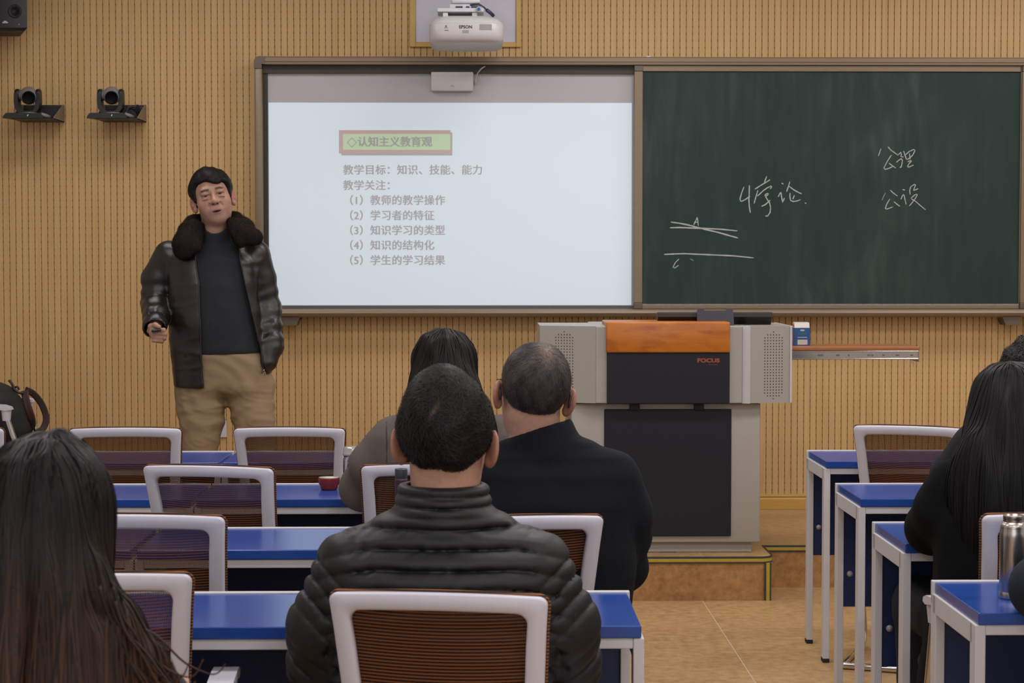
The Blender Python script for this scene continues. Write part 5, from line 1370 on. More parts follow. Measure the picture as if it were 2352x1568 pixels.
# sweater
LV = [(WZ(838), WX(512), 0.02, 0.207, 0.135), (WZ(800), WX(505), 0.01, 0.205, 0.145), (WZ(740), WX(497), 0.0, 0.20, 0.145), (WZ(660), WX(492), 0.0, 0.195, 0.135), (WZ(600), WX(490), 0.012, 0.195, 0.118), (WZ(568), WX(489), 0.025, 0.150, 0.095), (WZ(548), WX(490), 0.03, 0.105, 0.080)]
f = Field(axis(-0.30, 0.30, 0.006), axis(-0.20, 0.22, 0.006), axis(WZ(850), WZ(505), 0.006))
wf = folds(3, 30, 5, (1, 1, 1.6))
f.loft(LV, 0.0, 2.4, -0.019)
f.cap(nb + Vector((0, 0.005, -0.03)), nb + Vector((0.012, -0.022, 0.034)), 0.085, 0.072, 0.02)
f.clip(lambda X, Y, Z: (Z - (WZ(536) + 0.20 * (Y + 0.055) + 9.0 * (X - WX(499)) ** 2)) , 0.006)
f.wrinkle(lambda X, Y, Z: 0.0024 * wf(X, Y, Z) * np.clip((WZ(600) - Z) / 0.15, 0, 1))
rim = WZ(811)
f.clip(lambda X, Y, Z: rim + 0.03 * (X - WX(530)) - Z, 0.004)
V, Fc = f.mesh(1)
M_SWEAT = mat('charcoal_knit', (0.0125, 0.0145, 0.019), 0.9, vary=0.15, scale=(180, 180, 180), bump=0.25, bscale=500, sheen=0.1)
np_object('sweater', V, Fc, M_SWEAT, body)
# trousers
f = Field(axis(-0.36, 0.32, 0.0062), axis(-0.20, 0.24, 0.0062), axis(0.02, WZ(792), 0.0062))
f.loft([(WZ(905), WX(516), 0.02, 0.19, 0.125), (WZ(880), WX(516), 0.02, 0.207, 0.130), (WZ(840), WX(514), 0.015, 0.205, 0.128), (WZ(800), WX(508), 0.012, 0.196, 0.128)], 0.0, 2.5, -0.004, kc=0.05)
hipL, hipR = W(461, 905, 0.02), W(576, 905, 0.02)
f.cap(hipL, W(463, 960, 0.0), 0.110, 0.100, 0.05); f.cap(hipR, W(583, 960, 0.0), 0.104, 0.094, 0.05)
f.chain([hipL, W(463, 960, 0.0), KL, W(464, 1180, 0.02), AL + Vector((0, 0, -0.015))], [0.110, 0.100, 0.077, 0.072, 0.070], 0.012)
f.chain([hipR, W(583, 960, 0.0), KR, W(600, 1180, 0.02), AR + Vector((0, 0, -0.015))], [0.104, 0.094, 0.077, 0.072, 0.070], 0.012)
wt = folds(11, 26, 5, (0.7, 1, 2.4)); w2 = folds(12, 55, 5, (0.8, 1, 2.2))
def trw(X, Y, Z):
    cz = np.exp(-((Z - WZ(930)) / 0.09) ** 2) + 0.8 * np.exp(-((Z - WZ(1040)) / 0.14) ** 2) + 0.25
    rad = np.sqrt((X - WX(515)) ** 2 + (Z - WZ(895)) ** 2 * 1.0)
    fan = np.sin(95 * (rad + 0.04 * np.sin(14 * X))) * np.exp(-((rad - 0.13) / 0.08) ** 2) * np.clip(-(Y - 0.02) / 0.05, 0, 1)
    return (0.0062 * wt(X, Y, Z) + 0.0034 * w2(X, Y, Z)) * cz + 0.0026 * fan
f.wrinkle(trw)
f.clip(lambda X, Y, Z: (WZ(1276) - Z), 0.004)
V, Fc = f.mesh(1)
M_KHAKI = mat('khaki_cotton', (0.27, 0.190, 0.108), 0.85, vary=0.07, scale=(40, 40, 40), bump=0.12, bscale=700)
np_object('trousers', V, Fc, M_KHAKI, body)
# shoes
for a_ in (AL, AR):
    f = Field(axis(a_.x - 0.08, a_.x + 0.09, 0.006), axis(a_.y - 0.24, a_.y + 0.11, 0.006), axis(-0.005, 0.14, 0.006))
    f.cap(a_ + Vector((0, 0.03, -0.05)), a_ + Vector((0, 0.03, 0.01)), 0.046, 0.048, 0.03); f.ell(a_ + Vector((0, 0.0, -0.045)), (0.047, 0.09, 0.045), 0.03); f.ell(a_ + Vector((0.0, -0.10, -0.055)), (0.048, 0.10, 0.036), 0.04)
    f.clip(lambda X, Y, Z: 0.0 - Z)
    V, Fc = f.mesh(1); np_object('shoe', V, Fc, mat('shoe_leather', (0.012, 0.009, 0.008), 0.35), body)
# leather jacket
xs = axis(-0.44, 0.36, 0.0052); ys = axis(-0.36, 0.26, 0.0058); zs = axis(WZ(905), WZ(505), 0.0052)
f = Field(xs, ys, zs)
LVJ = [(WZ(900), WX(512), 0.02, 0.222, 0.148), (WZ(850), WX(509), 0.015, 0.222, 0.150), (WZ(800), WX(502), 0.01, 0.216, 0.152), (WZ(740), WX(496), 0.0, 0.206, 0.150), (WZ(660), WX(491), 0.0, 0.200, 0.140), (WZ(600), WX(489), 0.012, 0.202, 0.122), (WZ(572), WX(488), 0.025, 0.172, 0.100), (WZ(548), WX(488), 0.03, 0.115, 0.085)]
vert = folds(31, 34, 5, (1.5, 1.0, 0.35)); hz_ = folds(33, 40, 5, (0.5, 0.7, 1.8))
f.loft(LVJ, 0.0, 2.5, 0.0)
f.shell(0.013)
xl_y, xl_x = zip(*[(560, 452), (590, 459), (650, 470), (750, 473.5), (900, 476)]); xr_y, xr_x = zip(*[(540, 541), (570, 549), (650, 567), (750, 589), (800, 601), (880, 621)])
zzl = [WZ(y) for y in xl_y][::-1]; vxl = [WX(x) for x in xl_x][::-1]; zzr = [WZ(y) for y in xr_y][::-1]; vxr = [WX(x) for x in xr_x][::-1]
def opening(X, Y, Z):
    a = np.interp(np.asarray(Z).ravel(), zzl, vxl).reshape(Z.shape).astype(F4); b = np.interp(np.asarray(Z).ravel(), zzr, vxr).reshape(Z.shape).astype(F4)
    return -np.maximum(np.maximum(a - X, X - b), Y - 0.0)
f.clip(opening, 0.004)
hem = lambda X, Y, Z: (WZ(888) + np.clip((X - WX(480)) / (WX(620) - WX(480)), 0, 1.2) * (WZ(859) - WZ(888))) - Z
f.clip(hem, 0.004)
ring = lambda s0, n_, ph: (lambda t, X, Y, Z: s0 * np.sin(n_ * t + ph + 9 * X - 7 * Z) * np.clip(0.25 + t, 0, 1))
f.chain([W(389, 588, 0.02), W(360, 640, 0.025)], [0.070, 0.066], 0.03)
f.cap(W(361, 640, 0.025), W(359, 694, 0.015), 0.066, 0.065, 0.02, disp=ring(0.0045, 11, 0))
f.cap(W(359, 694, 0.015), W(356, 750, -0.175), 0.065, 0.053, 0.02, disp=ring(0.0040, 17, 1))
f.chain([W(588, 584, 0.03), W(600, 640, 0.05)], [0.064, 0.063], 0.03)
f.cap(W(600, 640, 0.05), W(612, 705, 0.055), 0.063, 0.062, 0.02, disp=ring(0.004, 11, 2))
f.cap(W(612, 705, 0.055), W(624, 795, -0.01), 0.062, 0.053, 0.02, disp=ring(0.0042, 18, 3))
f.cap(W(624, 795, -0.01), W(617, 832, -0.04), 0.053, 0.040, 0.02)
f.wrinkle(lambda X, Y, Z: (0.0042 * vert(X, Y, Z) + 0.0022 * hz_(X, Y, Z)) * np.clip((WZ(560) - Z) / 0.10, 0, 1))
# open cuff
wd_ = (W(356, 750, -0.175) - W(359, 694, 0.015)).normalized()
f.cap(W(359, 694, 0.015) + wd_ * 0.08, W(356, 750, -0.175) + wd_ * 0.10, 0.042, 0.046, 0.004, 'sub')
cw_ = W(356, 750, -0.175) + wd_ * 0.028; nzc = sines(2, 60, 4)
def cuff(X, Y, Z):
    d = (X - cw_.x) * wd_.x + (Y - cw_.y) * wd_.y + (Z - cw_.z) * wd_.z
    near = np.maximum(np.maximum(np.abs(X - cw_.x), np.abs(Y - cw_.y)), np.abs(Z - cw_.z)) - 0.13
    return np.where(near < 0, d - 0.006 * nzc(X, Y, Z), -1.0)
f.clip(cuff, 0.003)
V, Fc = f.mesh(1)
M_LEATHER = mat('brown_leather', (0.0118, 0.0084, 0.0076), 0.36, vary=0.35, scale=(14, 14, 14), bump=0.22, bscale=220, spec=0.55)
jacket = np_object('jacket', V, Fc, M_LEATHER, body)
LJ = f
# zip edges and pull
def front_y(x, z):
    P = np.array([[x, yy, z] for yy in np.linspace(-0.20, 0.0, 81)]); d = f.sample(P); i = np.argmax(d < 0.002); return P[i, 1] if (d < 0.002).any() else -0.12
for pts, dx in (([(y, x) for y, x in zip(xl_y, xl_x) if y <= 888], -0.006), ([(y, x) for y, x in zip(xr_y, xr_x) if y <= 860], 0.006)):
    path = []
    yy = np.linspace(590 if dx < 0 else 572, 885 if dx < 0 else 853, 30)
    for y in yy:
        x = np.interp(y, [p[0] for p in pts] + [900], [p[1] for p in pts] + [pts[-1][1] + (1 if dx < 0 else 8)])
        X_ = WX(x) + dx; Z_ = WZ(y); path.append((X_, front_y(X_, Z_) - 0.001, Z_))
    m_ = MB(); m_.tube(path, 0.0032, 6); m_.build('zip_tape', mat('zip_tape', (0.012, 0.010, 0.012), 0.5), jacket)
m_ = MB(); c = W(612, 846, 0); Yp = front_y(c.x - 0.0, c.z) - 0.006
m_.tube([(c.x - 0.003, Yp, c.z), (c.x - 0.003, Yp, c.z - 0.008)], 0.003, 6)
m_.tube([(c.x - 0.005, Yp - 0.002, c.z - 0.008), (c.x + 0.003, Yp - 0.002, c.z - 0.012), (c.x + 0.004, Yp - 0.002, c.z - 0.024), (c.x - 0.003, Yp - 0.002, c.z - 0.026), (c.x - 0.006, Yp - 0.002, c.z - 0.016)], 0.0016, 6, closed=True)
m_.build('zip_pull', M_CHROME, jacket)
# fur collar
f = Field(axis(-0.30, 0.30, 0.006), axis(-0.24, 0.20, 0.006), axis(WZ(615), WZ(480), 0.006))
f.ell(W(425, 562, -0.105), (0.058, 0.032, 0.066), 0.02, Euler((R(-14), R(8), R(-12))).to_quaternion())
f.ell(W(438, 530, -0.070), (0.052, 0.036, 0.050), 0.03, Euler((0, R(-30), 0)).to_quaternion())
f.ell(W(577, 541, -0.105), (0.055, 0.030, 0.040), 0.02, Euler((R(-12), R(28), R(12))).to_quaternion())
f.ell(W(556, 522, -0.070), (0.050, 0.034, 0.040), 0.03, Euler((0, R(32), 0)).to_quaternion())
f.cap(W(531, 514, -0.045), W(551, 556, -0.115), 0.027, 0.024, 0.02); f.cap(W(457, 522, -0.045), W(450, 568, -0.115), 0.026, 0.024, 0.02)
f.chain([W(432, 532, -0.03), W(448, 516, 0.05), W(490, 512, 0.10), W(535, 510, 0.05), W(562, 522, -0.03)], [0.042, 0.040, 0.042, 0.040, 0.040], 0.03)
f.cap(W(505, 620, -0.14), W(498, 520, -0.06), 0.056, 0.056, 0.01, 'sub')
nf = sines(8, 55, 6); f.wrinkle(lambda X, Y, Z: 0.003 * nf(X, Y, Z))
V, Fc = f.mesh(1)
FURC = np.array((0.0100, 0.0050, 0.0034))
col_o = np_object('fur_collar', V, Fc, M_FUR, body, np.tile(FURC, (len(V), 1)))
rg = np.random.RandomState(2); P = V[rg.choice(len(V), 9000)]
Nn = f.grad(P)
D = Nn * 0.2 + np.array((0, 0, -1.0)) + rg.normal(size=P.shape) * 0.35
Vs, q, t_, sid = strands(f, P, D, 4, 0.005, 0.0012, 0.22, 6, off=0.001, pull=0.3, stiff=1.0, lift=0.0045)
v = 0.5 + 1.6 * ((sid * 7919) % 97) / 97.0
fr_ = np_object('fur', Vs, q, M_FUR, col_o, FURC[None] * v[:, None]); fr_['kind'] = 'stuff'
# the clicker in his hand
cc = W(358, 758.6, -0.262)
t = thing('remote_clicker', 'small black clicker held in the lecturer\'s hand', 'remote', LO + cc)
m_ = MB(); m_.box(-0.020, 0.020, -0.034, 0.05, -0.0065, 0.0065, r=0.005, seg=3, M=Matrix.Rotation(R(-8), 4, 'Y') @ Matrix.Rotation(R(14), 4, 'Z')); m_.build('shell', M_BLACK, t)
m_ = MB(); m_.lathe([(0.0, 0.0015), (0.005, 0.001), (0.006, 0.0)], 14, M=Matrix.Rotation(R(-8), 4, 'Y') @ Matrix.Rotation(R(14), 4, 'Z') @ Matrix.Translation((0.004, 0.028, 0.0065))); m_.build('button', M_RUB, t)
# ------------------------------------------------------------------ people on the chairs, seen from behind
def cloth(name, col, rough=0.85, vary=0.12, sc=120, bump=0.2, bsc=500, sheen=0.15, spec=0.3):
    return mat(name, col, rough, vary=vary, scale=(sc,) * 3, bump=bump, bscale=bsc, sheen=0.0, spec=spec)
def mirror(p): return Vector((-p[0], p[1], p[2]))
def seated(label, loc, rz, H, tors, arms, topm, h=0.006, topdisp=None, arm_r=(0.062, 0.056, 0.048), arm_disp=None, topname='jacket', wr=None, hem=0.46, pants=None, grow=0.014, hands=True, legs=True, neck_r=0.058, seatz=0.46, ear=1.0, thigh=0.13):
    """local frame: +y faces the front wall, origin on the floor under the hips. tors rows: z, cx, cy, rx, ry"""
    L = Vector(loc)
    hc = H.c
    ztop = tors[-1][0]
    xs = axis(-0.46, 0.46, 0.011, [(hc.x - 0.125, hc.x + 0.125, 0.0036)])
    ys = axis(-0.24, 0.62, 0.011, [(hc.y - 0.14, hc.y + 0.14, 0.0042)])
    zs = axis(0.0, hc.z + 0.16, 0.012, [(hc.z - 0.14, hc.z + 0.15, 0.0036)])
    f = Field(xs, ys, zs)
    f.loft([(z, cx, cy, rx - 0.03, ry - 0.025) for z, cx, cy, rx, ry in tors if rx > 0.06], 0.02)
    nb_ = Vector((tors[-1][1], tors[-1][2], ztop - 0.03))
    f.cap(nb_ + Vector((0, 0, -0.04)), H(0, -0.014, -0.045), neck_r + 0.006, neck_r, 0.03)
    f.cap(nb_ + Vector((0, 0.03, -0.01)), H(0, 0.035, -0.085), 0.045, 0.032, 0.03)
    add_head(f, H, True, 1.0, ear)
    for pts in arms:
        f.chain(pts, [r - 0.017 for r in arm_r][:len(pts)], 0.03)
        if hands:
            w = Vector(pts[-1]); d = (Vector(pts[-1]) - Vector(pts[-2])).normalized(); sd = d.cross(Vector((0, 0, 1))).normalized()
            f.ell(w + d * 0.055, (0.040, 0.045, 0.017), 0.02, d.to_track_quat('Y', 'Z'))
            for k in range(4):
                b = w + d * 0.085 + sd * (k - 1.5) * 0.0185; ln = (0.030, 0.036, 0.033, 0.025)[k]
                f.chain([b, b + d * ln + Vector((0, 0, -0.004)), b + d * (ln + 0.024) + Vector((0, 0, -0.016))], [0.0092, 0.0086, 0.0076], 0.005)
            b = w + d * 0.035 - sd * (0.036 if w.x > 0 else -0.036) * 1.0
            f.chain([b, b + d * 0.03 - sd * (0.018 if w.x > 0 else -0.018), b + d * 0.055 - sd * (0.018 if w.x > 0 else -0.018)], [0.0115, 0.0105, 0.009], 0.006)
    hips = [(-0.10, 0.02, seatz + 0.075), (0.10, 0.02, seatz + 0.075)]
    if legs:
        for sx in (-1, 1):
            f.chain([(sx * 0.10, 0.02, seatz + 0.085), (sx * thigh, 0.44, seatz + 0.075), (sx * thigh, 0.42, 0.10)], [0.075, 0.052, 0.034], 0.03); f.cap((sx * thigh, 0.42, 0.06), (sx * thigh, 0.56, 0.035), 0.032, 0.025, 0.02)
    V, Fc = f.mesh(0)
    o = np_object('person', V, Fc, M_SKIN, None, skin_cols(V, H), L); o.rotation_euler = (0, 0, rz)
    tag(o, label, 'person'); eyes(H, o)
    # trousers and shoes
    if legs:
        g = Field(axis(-0.30, 0.30, 0.012), axis(-0.20, 0.60, 0.012), axis(0.05, 0.70, 0.012))
        g.ell((0, 0.0, seatz + 0.095), (0.185, 0.15, 0.105), 0.02)
        for sx in (-1, 1): g.chain([(sx * 0.10, 0.04, seatz + 0.085), (sx * thigh, 0.45, seatz + 0.078), (sx * thigh, 0.425, 0.11)], [0.092, 0.072, 0.058], 0.03)
        w_ = folds(4, 28); g.wrinkle(lambda X, Y, Z: 0.003 * w_(X, Y, Z)); g.clip(lambda X, Y, Z: np.maximum(0.09 - Z, (seatz + 0.004) - Z - 0.6 * np.maximum(Y - 0.33, 0) * 8), 0.004)
        V, Fc = g.mesh(1); np_object('trousers', V, Fc, pants or cloth('dark_trousers', (0.010, 0.011, 0.016)), o)
        for sx in (-1, 1):
            g = Field(axis(sx * thigh - 0.07, sx * thigh + 0.07, 0.009), axis(0.32, 0.68, 0.009), axis(-0.01, 0.15, 0.009))
            g.cap((sx * thigh, 0.425, 0.05), (sx * thigh, 0.425, 0.10), 0.046, 0.044, 0.02); g.ell((sx * thigh, 0.52, 0.035), (0.045, 0.11, 0.036), 0.03); g.clip(lambda X, Y, Z: 0.001 - Z)
            V, Fc = g.mesh(1); np_object('shoe', V, Fc, mat('dark_shoe', (0.012, 0.011, 0.011), 0.45), o)
    # top
    ax = [p.x for a in arms for p in map(Vector, a)]; ay = [p.y for a in arms for p in map(Vector, a)]
    g = Field(axis(min(min(ax), -0.30) - 0.10, max(max(ax), 0.30) + 0.10, h), axis(-0.26, max(max(ay), 0.2) + 0.10, h * 1.15), axis(hem - 0.03, ztop + 0.12, h))
    g.loft(tors, 0.0, 2.5, 0.0, disp=topdisp)
    for k, pts in enumerate(arms):
        P_ = [Vector(p) for p in pts]; Ls = 0.0
        for i in range(len(P_) - 1):
            ln = (P_[i + 1] - P_[i]).length
            dsp = None
            if arm_disp is not None:
                dsp = (lambda s0, ln_, kk: (lambda t, X, Y, Z: arm_disp(s0 + t * ln_, kk, X, Y, Z)))(Ls, ln, k)
            g.cap(P_[i], P_[i + 1], arm_r[i], arm_r[i + 1], 0.035 if i == 0 else 0.02, disp=dsp); Ls += ln
    if wr is not None: g.wrinkle(wr)
    return o, g, f
def finish_top(o, g, name, m, hem, smooth=1, cut=None):
    g.clip(lambda X, Y, Z: hem - Z, 0.004)
    if cut is not None: g.clip(cut, 0.003)
    V, Fc = g.mesh(smooth)
    return np_object(name, V, Fc, m, o)

# ---- the man in the quilted jacket
H = Head((0.005, 0.015, 1.136), head_rot(1.5, -5, 2), 0.985)
SX = -0.0765; SY = 3.655
tors = [(0.46, 0, 0.0, 0.20, 0.13), (0.60, 0, -0.02, 0.205, 0.135), (0.75, 0, -0.02, 0.205, 0.135), (0.86, 0, -0.01, 0.208, 0.128), (0.92, 0, 0.0, 0.205, 0.112), (0.962, 0, 0.008, 0.182, 0.095), (0.995, 0, 0.012, 0.130, 0.080), (1.025, 0, 0.012, 0.085, 0.068)]
PQ = 0.0355
rp = sines(77, 260, 6, (1, 1, 0.25)); rp2 = sines(78, 60, 5)
def puff(u):
    s = np.abs(np.sin(np.pi * u)); return (s + 0.0008) ** 0.42
def quilt(X, Y, Z):
    u = (Z + 0.35 * np.maximum(np.abs(X) - 0.10, 0) ** 2 * 4 + 0.0006 * rp2(X, Y, Z)) / PQ + 0.18
    p = puff(u); return 0.0140 * p + 0.0024 * rp(X, Y, Z) * (1.1 - p) + 0.0006 * rp2(X, Y, Z) - 0.009
def quilt_arm(s, k, X, Y, Z):
    sg = -1 if k == 0 else 1
    u = (s * 0.92 + 0.55 * (np.abs(X) - 0.26) * 0.9 - 0.25 * Y + 0.0008 * rp2(X, Y, Z)) / 0.0365
    p = puff(u); return 0.0130 * p + 0.0022 * rp(X, Y, Z) * (1.1 - p) - 0.004
arms = [[(-0.170, 0.0, 0.905), (-0.222, 0.015, 0.79), (-0.232, 0.07, 0.70), (-0.17, 0.34, 0.785)], [(0.170, 0.0, 0.905), (0.222, 0.015, 0.79), (0.232, 0.07, 0.70), (0.17, 0.34, 0.785)]]
M_PUFF = mat('black_nylon', (0.0092, 0.0094, 0.0108), 0.5, vary=0.1, scale=(20, 20, 20), spec=0.32, bump=0.12, bscale=240)
o, g, f = seated('seated man with short black hair in a black quilted puffer jacket', (SX, SY, 0), 0, H, tors, arms, M_PUFF, h=0.0036, topdisp=quilt, arm_r=(0.068, 0.068, 0.066, 0.05), arm_disp=quilt_arm, grow=0.02, neck_r=0.061, ear=1.1)
# stand collar of three quilted rings
nbase = Vector((0.0, 0.012, 0.995)); ntop = Vector((0.0, 0.020, 1.063))
cr = sines(5, 200, 5, (1, 1, 0.3))
def cdisp(t, X, Y, Z): 
    p = puff((Z + 0.01 * X) / 0.0195 + 0.30); return 0.0095 * p + 0.0012 * cr(X, Y, Z) * (1.1 - p) - 0.004
g.cap(nbase, ntop, 0.096, 0.082, 0.015, disp=cdisp)
g.clip(lambda X, Y, Z: Z - (1.066 + 0.0 * X), 0.006)
g.cap((0, 0.02, 1.03), (0, 0.02, 1.09), 0.068, 0.070, 0.004, 'sub')
finish_top(o, g, 'puffer_jacket', M_PUFF, 0.47, smooth=0)
ZL_M = [(-0.14, -0.083), (-0.075, -0.083), (-0.045, -0.045), (-0.022, -0.01), (-0.010, 0.034), (0.004, 0.032), (0.016, 0.010), (0.030, 0.012), (0.044, 0.050), (0.058, 0.078), (0.13, 0.085)]
# the nape tapers to a point in the middle
gh = cap_hair(H, (0.0905, 0.108, 0.104), ZL_M, 21, amp=0.0024, comb=(70, 60, 50), wave=lambda x, y: 0.55 * np.abs(x) * (y < -0.03) - 0.004, clump=0.0025, fine=0.0034)
V, Fc = gh.mesh(0); hb = np.array((0.0095, 0.0088, 0.0088))
def fade(l, c):
    w = (np.clip((-0.038 - l[:, 2]) / 0.035, 0, 1) + np.clip((np.abs(l[:, 0]) - 0.070) / 0.02, 0, 1) * np.clip((0.01 - l[:, 2]) / 0.04, 0, 1) * 0.6)
    w = np.clip(w, 0, 0.55)[:, None]; c = c * (1 - w) + w * np.array((0.15, 0.09, 0.065))
    u = l[:, 0] + 0.010 - 0.55 * (l[:, 2] - 0.085); w = (np.exp(-(u / 0.0035) ** 2 - ((l[:, 2] - 0.085) / 0.016) ** 2) * (l[:, 1] < 0))[:, None] * 0.7; return c * (1 - w) + w * np.array((0.14, 0.10, 0.085))
hair = np_object('hair', V, Fc, M_HAIR, o, fade(H.local(V), np.tile(hb, (len(V), 1))))
def whorl(l):
    d = l - np.array((-0.008, -0.09, 0.085)); r = np.stack([d[:, 0], 0.4 * d[:, 1], d[:, 2]], 1); sw = np.stack([-d[:, 2], 0 * d[:, 0], d[:, 0]], 1)
    return r + 0.8 * sw + np.random.RandomState(3).normal(size=l.shape) * 0.02
def mcol(l, t, sid):
    v = 0.5 + 1.5 * ((sid * 7919) % 101) / 101.0; return fade(l, hb[None] * v[:, None] * (1 + 0.6 * t[:, None]))
tufts(gh, H, 12000, 31, whorl, steps=4, step=0.0060, width=0.0011, noise=0.28, lift=0.0055, colf=mcol, parent=o, name='hair_tips')

# ---- the man with the shaved head
H = Head((-0.043, 0.02, 1.158), head_rot(7, 5, 3), 0.99)
SX, SY = 0.165, 4.665
tors = [(0.46, 0, 0.0, 0.19, 0.125), (0.62, 0, -0.02, 0.195, 0.130), (0.78, 0.0, -0.02, 0.205, 0.128), (0.90, 0.0, -0.01, 0.200, 0.122), (0.97, 0.005, 0.0, 0.192, 0.105), (1.015, 0.002, 0.01, 0.170, 0.090), (1.045, -0.01, 0.014, 0.125, 0.075), (1.07, -0.02, 0.016, 0.085, 0.065)]
wf = folds(41, 24, 5, (1, 1, 1)); wf2 = sines(42, 40, 5)
arms = [[(-0.150, 0.0, 0.965), (-0.200, 0.03, 0.85), (-0.21, 0.10, 0.75), (-0.13, 0.36, 0.79)], [(0.150, 0.0, 0.965), (0.186, 0.02, 0.865), (0.182, 0.06, 0.735), (0.10, 0.36, 0.79)]]
el = Vector((0.235, 0.03, 0.86))
def sleeve(s, k, X, Y, Z): return 0.005 * np.sin(62 * s + 14 * X + 18 * Y) * np.exp(-((s - 0.16) / 0.09) ** 2)
M_NAVY = cloth('navy_wool', (0.0042, 0.0056, 0.0090), 0.9, 0.25, 60, 0.3, 420, sheen=0.12, spec=0.2)
o, g, f = seated('seated man with a closely shaved head and glasses in a dark navy wool jacket', (SX, SY, 0), 0, H, tors, arms, M_NAVY, h=0.0055, arm_r=(0.062, 0.064, 0.058, 0.046), arm_disp=sleeve, wr=lambda X, Y, Z: 0.0026 * wf(X, Y, Z) * np.clip((1.0 - Z) / 0.08, 0.15, 1) + 0.001 * wf2(X, Y, Z))
g.cap((-0.012, 0.012, 1.02), (-0.027, 0.018, 1.088), 0.094, 0.079, 0.012)
g.clip(lambda X, Y, Z: Z - (1.085 + 0.32 * (X + 0.03) - 0.1 * Y), 0.006)
g.cap((-0.024, 0.02, 1.05), (-0.030, 0.02, 1.14), 0.067, 0.069, 0.004, 'sub')
finish_top(o, g, 'wool_jacket', M_NAVY, 0.47)
gh = cap_hair(H, (0.0855, 0.102, 0.0945), [(-0.14, -0.072), (-0.07, -0.070), (-0.04, -0.03), (-0.012, 0.032), (0.004, 0.030), (0.018, 0.004), (0.032, 0.02), (0.05, 0.07), (0.13, 0.085)], 51, amp=0.0004, fine=0.0034, c0=(0, -0.0155, 0.0455))
V, Fc = gh.mesh(0)
def buzz(l, t=None, sid=None):
    n = sines(61, 170, 6, (1, 1, 1))(l[:, 0], l[:, 1], l[:, 2]); n2 = sines(62, 36, 5)(l[:, 0], l[:, 1], l[:, 2])
    base = np.array((0.072, 0.061, 0.057)); dark = np.array((0.024, 0.020, 0.020)); w = np.clip(0.5 + 0.22 * n + 0.28 * n2, 0, 1)[:, None]
    c = base * w + dark * (1 - w)
    k = np.exp(-(((l[:, 0] - 0.012) / 0.022) ** 2 + ((l[:, 1] + 0.065) / 0.035) ** 2 + ((l[:, 2] - 0.123) / 0.028) ** 2))[:, None] * 0.75
    c = c * (1 - k) + k * np.array((0.19, 0.135, 0.095))
    e = np.clip((-0.040 - l[:, 2]) / 0.03, 0, 1)[:, None] * 0.55; c = c * (1 - e) + e * np.array((0.16, 0.10, 0.075))
    if sid is not None: c = c * (0.5 + 1.2 * ((sid * 7919) % 101) / 101.0)[:, None]
    return c
np_object('hair', V, Fc, M_HAIR, o, buzz(H.local(V)))
def crown(l):
    d = l - np.array((0.012, -0.07, 0.125)); return np.stack([d[:, 0], d[:, 1] * 0.5, d[:, 2]], 1)
tufts(gh, H, 7000, 33, crown, steps=3, step=0.004, width=0.0009, noise=0.25, lift=0.002, colf=buzz, parent=o, name='hair_tips')
# glasses: arms over the ears and a front frame
m_ = MB()
for sx in (-1, 1):
    m_.tube([H(sx * 0.074, 0.095, 0.026), H(sx * 0.088, 0.05, 0.030), H(sx * 0.0895, -0.005, 0.034), H(sx * 0.0885, -0.020, 0.022), H(sx * 0.0845, -0.040, -0.010)], [0.0022, 0.0022, 0.0024, 0.0026, 0.0028], 8)
    m_.tube([H(sx * 0.034 + 0.027 * math.cos(a), 0.108 - 0.012 * abs(math.cos(a)) * (1 if sx * math.cos(a) > 0 else 0), 0.020 + 0.020 * math.sin(a)) for a in [2 * PI * k / 20 for k in range(20)]], 0.0018, 6, closed=True)
m_.tube([H(-0.008, 0.109, 0.024), H(0, 0.111, 0.027), H(0.008, 0.109, 0.024)], 0.0018, 6)
m_.build('glasses', mat('glasses_black', (0.008, 0.008, 0.008), 0.3), o)

# ---- long hair: a moulded mass with combed strands laid over it
def long_hair(o, masses, H, seed, col, n, steps, step, width, m=None, fine=0.0055, amp=0.0028, freq=(150, 150, 7), roots=None, pull=0.9, noise=0.05, hem=None, tips=0.02, ext=None, sub=None, kk=0.03, lift=0.0, part=None):
    pts = []
    for mm in masses: pts += [np.array(mm[1]) - max(mm[2]), np.array(mm[1]) + max(mm[2])]
    pts = np.array(pts); lo = pts.min(0) - 0.01; hi = pts.max(0) + 0.02
    g = Field(axis(lo[0], hi[0], fine), axis(lo[1], hi[1], fine), axis(lo[2], hi[2], fine))
    for mm in masses:
        if mm[0] == 'e': g.ell(mm[1], mm[2], kk, mm[3] if len(mm) > 3 else None)
    for c in (ext or []): g.cap(c[0], c[1], c[2], c[3], kk)
    if sub is not None: sub(g)
    s1 = sines(seed, 1.0, 9, freq); s2 = sines(seed + 3, 1.0, 6, (40, 40, 5))
    base = g.copy()
    g.wrinkle(lambda X, Y, Z: amp * s1(X, Y, Z) + amp * 1.3 * s2(X, Y, Z))
    if hem is not None: g.clip(hem, 0.01); base.clip(hem, 0.01)
    V, Fc = g.mesh(0)
    hair = np_object('hair', V, Fc, m or M_HAIR, o, col(V, None, None))
    rg = np.random.RandomState(seed + 7)
    Vb, _ = base.mesh(0)
    w = np.ones(len(Vb)) if roots is None else roots(Vb)
    P = Vb[rg.choice(len(Vb), n, p=w / w.sum())]
    l = P - np.array(H(0, 0, 0.10) if part is None else part)
    D = np.stack([l[:, 0], l[:, 1], -np.abs(l[:, 2]) * 0.2 - 0.02], 1)
    Vs, q, t, sid = strands(g, P, D, steps, step, width, noise, seed + 11, off=0.0015, pull=pull, stiff=0.5, lift=lift)
    st = np_object('hair_strand_layer', Vs, q, m or M_HAIR, o, col(Vs, t, sid)); st['kind'] = 'stuff'
    return g
